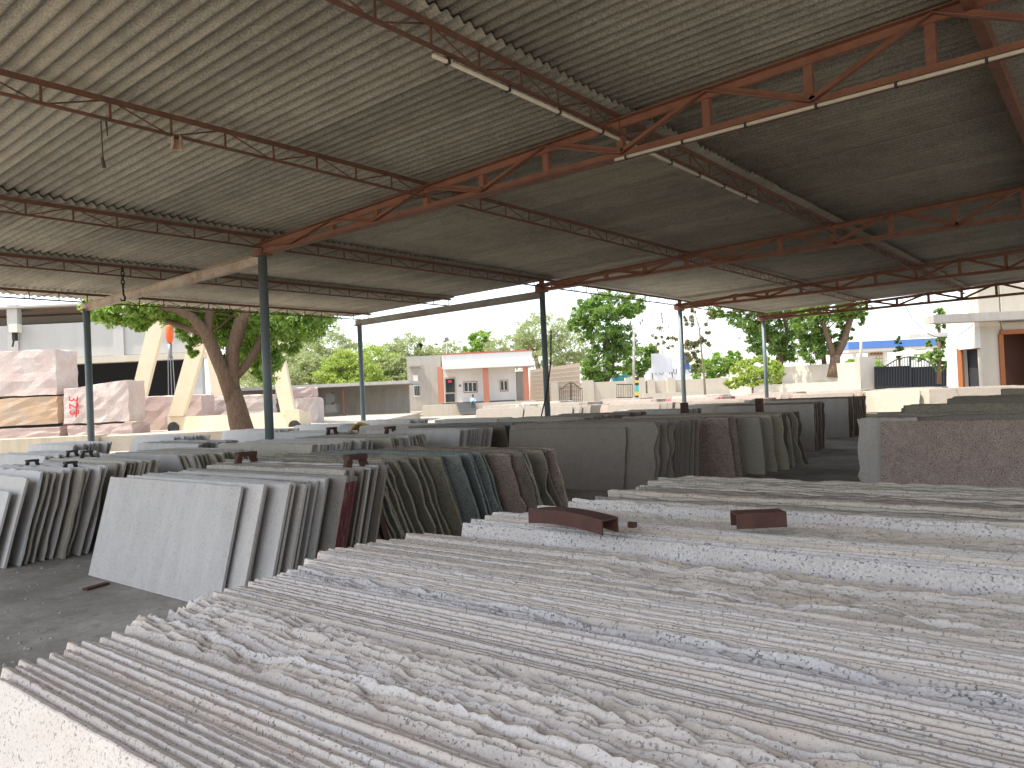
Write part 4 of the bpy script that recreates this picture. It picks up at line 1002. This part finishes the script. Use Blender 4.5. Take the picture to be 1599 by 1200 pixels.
m = MB(); m.tube([W(698, 560, DO + 6), W(698, 534, DO + 6)], .05, 6); fl = empty('flood_light_mast', W(698, 560, DO + 6), 'thin mast with flood light behind the office roof', 'light mast'); m.build('mast', G['pole_concrete'], fl)
m = MB(); m.vbox(694.5, 701, 527, 533, DO + 6, .3); m.build('lamp_head', G['grey_plinth'], fl)
# seated man
def person_seated(c, sc_):
    V = [(0, 0, .12), (0, .0, .32), (0, .03, .52), (0, .04, .60), (0, .02, .70), (0, .0, .80),
         (-.09, -.02, .11), (-.13, -.40, .16), (-.12, -.36, -.28), (-.12, -.47, -.31),
         (.09, -.02, .11), (.14, -.40, .15), (.13, -.36, -.28), (.13, -.47, -.31),
         (-.18, .03, .52), (-.23, -.06, .28), (-.12, -.28, .22), (.18, .03, .52), (.23, -.06, .28), (.10, -.28, .22)]
    E = [(0, 1), (1, 2), (2, 3), (3, 4), (4, 5), (0, 6), (6, 7), (7, 8), (8, 9), (0, 10), (10, 11), (11, 12), (12, 13), (2, 14), (14, 15), (15, 16), (2, 17), (17, 18), (18, 19)]
    R = [.14, .14, .15, .055, .085, .075, .085, .065, .05, .035, .085, .065, .05, .035, .06, .045, .03, .06, .045, .03]
    return V, E, R
mp = W(739.5, 631.5, DO - 2.2)
V, E_, R_ = person_seated(None, 1)
me = bpy.data.meshes.new('person'); me.from_pydata([tuple(RIGHT * v[0] + FWD * v[1] + Vector((0, 0, v[2]))) for v in V], E_, [])
pr = bpy.data.objects.new('person', me); put(pr, mp)
sk = pr.modifiers.new('skin', 'SKIN'); 
for i, sv in enumerate(me.skin_vertices[0].data): sv.radius = (R_[i], R_[i]); sv.use_root = (i == 0)
pr.modifiers.new('sub', 'SUBSURF').levels = 1
t = NT('person_cloth', .85)
ge = t.n.new('ShaderNodeSeparateXYZ'); t.l.new(t.tc.outputs['Object'], ge.inputs[0])
c_ = t.mix(t.math('GREATER_THAN', ge.outputs[2], .24), (.07, .10, .12, 1), (.42, .58, .66, 1))
c_ = t.mix(t.math('GREATER_THAN', ge.outputs[2], .58), c_, (.16, .085, .055, 1)); t.done(c_)
me.materials.append(G['person_cloth'])
tag(pr, 'person in pale blue shirt and dark trousers sitting on the office steps', 'person')
m = MB(); hc = mp + Vector((0, 0, .80)) + FWD * .02
hv = []; hf = []
for j in range(6):
    ph = math.pi * .55 * j / 5
    for i in range(10): th_ = 2 * math.pi * i / 10; hv.append(hc + Vector((math.cos(th_) * math.sin(ph) * .098, math.sin(th_) * math.sin(ph) * .108, math.cos(ph) * .09)))
for j in range(5):
    for i in range(10): hf.append((j * 10 + i, j * 10 + (i + 1) % 10, j * 10 + 10 + (i + 1) % 10, j * 10 + 10 + i))
m.add(hv, hf); o = m.build('hair', G['hair'], pr, smooth=True)
# ------------------------------------------------------------------ boundary wall, gates, poles, signs
DW = 80.
bw = empty('brick_wall', W(870, 630, DW), 'pale brick gable wall between the office and the arched gate', 'wall')
m = MB(); V = [W(828, 640, DW), W(906, 632, DW), W(906, 567, DW), W(828, 578, DW)]; V2 = [v + FWD * .35 for v in V]
m.add(V + V2, [(0, 1, 2, 3), (7, 6, 5, 4), (0, 4, 5, 1), (1, 5, 6, 2), (2, 6, 7, 3), (3, 7, 4, 0)]); m.build('wall_face', G['brick_pale'], bw)
for i in range(8):
    m = MB(); m.bar(W(829, 582 + i * 6.2, DW - .02), W(905, 573 + i * 7., DW - .02), .03, .05); m.build('brick_course', G['plaster_cream'], bw)
def gate(px0, px1, pt, pb, d, bars, arch, mat, label, solid=False, rails=True):
    gt = empty('gate', W((px0 + px1) / 2, pb, d), label, 'gate')
    pmid = (px0 + px1) / 2
    def topy(px):
        u = (px - px0) / (px1 - px0); return pt - arch * max(0., math.sin(math.pi * min(1, max(0, (u - .15) / .7)))) ** .8
    for i in range(bars + 1):
        px = px0 + (px1 - px0) * i / bars
        m = MB(); m.tube([W(px, pb, d), W(px, topy(px), d)], .022 if not solid else .03, 5); m.build('bar', mat, gt)
    m = MB(); m.tube([W(px0 + (px1 - px0) * i / 24, topy(px0 + (px1 - px0) * i / 24), d) for i in range(25)], .05, 6); m.build('top_rail', mat, gt)
    m = MB(); m.tube([W(px0, pb - 2, d), W(px1, pb - 2, d)], .05, 6); m.build('bottom_rail', mat, gt)
    if arch:
        m = MB(); m.tube([W(pmid, pb, d), W(pmid, topy(pmid), d)], .08, 6); m.build('centre_post', mat, gt)
    if solid:
        for a, b in ((px0, pmid - 1), (pmid + 1, px1)):
            m = MB(); m.vbox(a, b, pt - 1, pb, d + .05, .03); m.build('panel', mat, gt)
    return gt
gate(874, 910, 607, 630, DW - 1, 12, 9, G['gate_dark'], 'small black arched gate beside the brick wall')
gate(963.5, 988, 600.5, 623, DW - 6, 9, 0, G['gate_dark'], 'small square barred gate before the boundary wall')
def wall(px0, px1, pt, pb, d, th, mat, label, pil=(), d2=None, base=None, pmat=None):
    w = empty('boundary_wall', W((px0 + px1) / 2, pb, d), label, 'wall', 'boundary walls')
    m = MB(); m.vbox(px0, px1, pt, pb, d, th, d2=d2); m.build('wall_face', mat, w)
    for a, b, t_ in pil: m = MB(); m.vbox(a, b, t_, pb, d - .35, th + .6); m.build('pier', pmat or mat, w)
    if base: m = MB(); m.vbox(px0 + .1, px1 - .1, base, pb, d - .55, .5, d2=(d2 - .55) if d2 else None); m.build('base_course', mat, w)
wall(862, 1004, 597, 634, DW, .3, G['plaster_cream'], 'plastered boundary wall either side of the arched gate', [(862, 873, 598), (911, 928, 594), (978, 992, 590)])
wall(1004, 1140, 593, 632, DW - 2, .3, G['plaster_cream'], 'boundary wall with piers under the billboard', [(998, 1009, 590), (1012, 1024, 593), (1043, 1056, 590)], base=612)
wall(1140, 1345, 572, 615, DW - 14, .3, G['plaster_cream'], 'light boundary wall behind the yellow green bush', [], d2=56, base=599)
wall(1344, 1367, 557, 612, 55.5, .8, G['concrete_wall'], 'broad pale pier beside the black gate')
gate(1366, 1478, 573.5, 607, 55, 26, 16, G['gate_black'], 'wide black sheet gate with arched open bars on top', solid=True)
# marker post with painted bands
mk = empty('marker_post', W(996, 624, 72), 'small post banded yellow, black and teal beside the barred gate', 'post')
for i, (a, b, mt) in enumerate(((589, 594, 'gate_dark'), (594, 598, 'marking_yellow'), (598, 602, 'gate_dark'), (602, 612, 'marking_teal'), (612, 618, 'marking_yellow'), (618, 624, 'gate_dark'))):
    m = MB(); m.vbox(993, 998, a, b, 72, .3); m.build('band', G[mt], mk)
def pole(px, pt, pb, d, label, arms):
    p = empty('utility_pole', W(px, pb, d), label, 'pole', 'utility poles')
    m = MB(); m.tube([W(px, pb, d), W(px, pt, d)], [.16, .12], 8); m.build('shaft', G['pole_concrete'], p, smooth=True)
    for (a, ya, b, yb) in arms:
        m = MB(); m.bar(W(a, ya, d), W(b, yb, d), .07, .08); m.build('cross_arm', G['steel'], p)
        for x, y in ((a, ya), (b, yb)):
            m = MB(); c = W(x, y, d); m.tube([c, c + Vector((0, 0, .3))], [.06, .09], 7); m.build('insulator', G['grey_plinth'], p)
    return p
pole(990, 500, 620, 82, 'pale concrete utility pole right of the tall neem', [(985, 506, 1004, 503), (984, 509, 991, 515), (991, 515, 1001, 508)])
pole(1035, 505, 600, 100, 'utility pole with steel top rising behind the white billboard', [(1027, 515, 1034, 519), (1036, 519, 1044, 512)])
m = MB(); m.tube([W(1035, 507, 100), W(1033.5, 488, 100)], .1, 6); m.bar(W(1030, 491, 100), W(1040, 487, 100), .08, .08); m.build('pole_top', G['steel'], label='dark steel extension on the far utility pole', cat='pole top')
pole(1345, 505, 580, 75, 'thin utility pole by the twin trunk tree', [(1342, 509, 1350, 507)])
for k, (y0, y1) in enumerate(((497, 500), (503, 506), (508, 512))):
    m = MB(); pts = []
    for i in range(13):
        u = i / 12; a = W(1004, y0 + k, 82); b = W(1600, 425 + y1 - 500 + k * 9, 60); p = a.lerp(b, u); p.z -= 1.2 * 4 * u * (1 - u); pts.append(p)
    m.tube(pts, .018, 4); m.build('power_line', G['wire_black'], label=['top', 'middle', 'lowest'][k] + ' overhead wire crossing the sky above the boundary wall', cat='wire', group='overhead wires')
m = MB(); m.tube([W(1408, 466, 30), W(1425, 498, 31), W(1452, 523, 33), W(1468, 528, 34), W(1492, 528, 34.5), W(1520, 508, 34.5)], .015, 5); m.build('slack_wire', G['wire_black'], label='slack black wire looping down to the guard room', cat='wire')
# billboard and banner
bb = empty('billboard', W(1035, 592, 86), 'blank white billboard on thin legs behind the boundary wall', 'billboard')
m = MB(); m.vbox(1018, 1051, 552, 582, 86, .12); m.build('panel', G['sign_white'], bb)
for px in (1019, 1050): m = MB(); m.vbox(px - .6, px + .6, 551, 600, 86.15, .15); m.build('leg', G['grey_plinth'], bb)
bn = empty('banner_sign', W(1052, 596, 90), 'white lettered banner with blue panel partly hidden by a grey post', 'sign')
m = MB(); m.vbox(1014, 1078, 574, 596, 90, .12); m.build('panel', G['sign_white'], bn)
m = MB(); m.vbox(1066, 1077, 555, 577, 89.85, .1); m.build('blue_panel', G['sign_blue'], bn)
m = MB(); m.vbox(1071, 1076, 564, 568, 89.8, .03); m.build('red_mark', G['sign_red'], bn)
paint('FU  IRI   I CC', 1058, 580.5, 89.93, .95, 0, G['sign_text'], bn, 'lettering')
# teal vehicle roofs behind the wall
m = MB(); m.vbox(918, 942, 588, 600, 86, 2.); m.build('tin_roof', G['tin_teal'], label='teal painted tin roof behind the boundary wall left of the neem trunk', cat='roof')
m = MB(); m.vbox(958, 982, 586, 600, 87, 2.); m.build('tin_roof', G['tin_teal'], label='teal painted tin roof behind the boundary wall right of the neem trunk', cat='roof')
# ------------------------------------------------------------------ fuel station beyond the gate
fs_ = empty('station_canopy', W(1400, 590, 110), 'blue edged fuel station canopy beyond the black gate', 'canopy')
m = MB(); m.vbox(1325, 1475, 531, 542, 105, 9.); m.build('fascia', G['canopy_blue'], fs_)
m = MB(); m.vbox(1325, 1475, 542.4, 547, 105.4, 8.); m.build('soffit', G['plaster_white'], fs_)
for px in (1337, 1385, 1455): m = MB(); m.vbox(px - 2, px + 2, 547, 592, 107, .6); m.build('post', G['plaster_white'], fs_)
m = MB(); m.vbox(1358, 1382, 548, 570, 111, .5); m.build('kiosk', G['plaster_cream'], fs_)
for i in range(4):
    for j in range(3): m = MB(); m.vbox(1360 + i * 5, 1363.5 + i * 5, 551 + j * 5, 554 + j * 5, 110.95, .04); m.build('kiosk_pane', G['wood_orange'] if j == 0 else G['sign_white'], fs_)
um = empty('garden_umbrella', W(1417, 585, 75), 'cream canvas umbrella canopy over the black gate', 'umbrella')
m = MB(); ap = W(1420, 545, 75); bs = [W(1388, 555, 75), W(1420, 554, 73), W(1447, 551, 75), W(1420, 552, 77)]
m.add([ap] + bs + [b_ + Vector((0, 0, -.06)) for b_ in bs], [(0, 1, 2), (0, 2, 3), (0, 3, 4), (0, 4, 1), (1, 5, 6, 2), (2, 6, 7, 3), (3, 7, 8, 4), (4, 8, 5, 1), (5, 8, 7, 6)]); m.build('canopy', G['fabric_cream'], um)
m = MB(); m.tube([W(1420, 590, 75), W(1420, 546, 75)], .05, 6); m.build('pole', G['plaster_white'], um)
# ------------------------------------------------------------------ guard room on the right
DG = 36.
gr = empty('guard_room', W(1540, 610, DG), 'white plastered guard room with orange framed doorway at the right edge', 'building')
def Pg(name, mat, *a, **k):
    m = MB(); m.vbox(*a, **k); return m.build(name, mat, gr)
Pg('wall', G['plaster_white'], 1480, 1504, 527, 628, 38.7, .25, d2=37.4)
Pg('wall', G['plaster_white'], 1504, 1531, 500, 545, 37.4, .25, d2=36.)
Pg('wall', G['plaster_white'], 1480, 1504, 497, 527, 38.68, .25, d2=37.38)
Pg('wall', G['plaster_cream'], 1531, 1564, 440, 628, DG, .25); Pg('wall', G['plaster_cream'], 1564, 1720, 440, 516, DG, 2.6); Pg('wall', G['plaster_cream'], 1641, 1720, 516, 628, DG, 2.6)  # cream front against white side: duller and sunlit faces put into the colour
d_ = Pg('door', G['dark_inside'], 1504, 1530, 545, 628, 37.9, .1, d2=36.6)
Pg('door_jamb', G['wood_orange'], 1503.5, 1506.5, 544, 628, 37.3, .4); Pg('lintel', G['wood_orange'], 1505, 1530, 543.5, 546, 37.2, .2, d2=36.)
dw = Pg('doorway', G['wood_dark'], 1564, 1641, 516, 628, DG + 1.2, .1)
for a in ((1563, 1570, 521, 628), (1636, 1643, 521, 628), (1563, 1643, 514, 520.7)): Pg('door_frame', G['wood_orange'], *a, DG - .1, .35)
Pg('roof_shade', G['concrete_wall'], 1458, 1720, 486, 499, DG - .9, .85)
Pg('porch_slab', G['plaster_white'], 1420, 1500, 520, 526, 39.2, .5)
Pg('rod', G['grey_plinth'], 1561, 1620, 501, 502.6, DG - .1, .06)
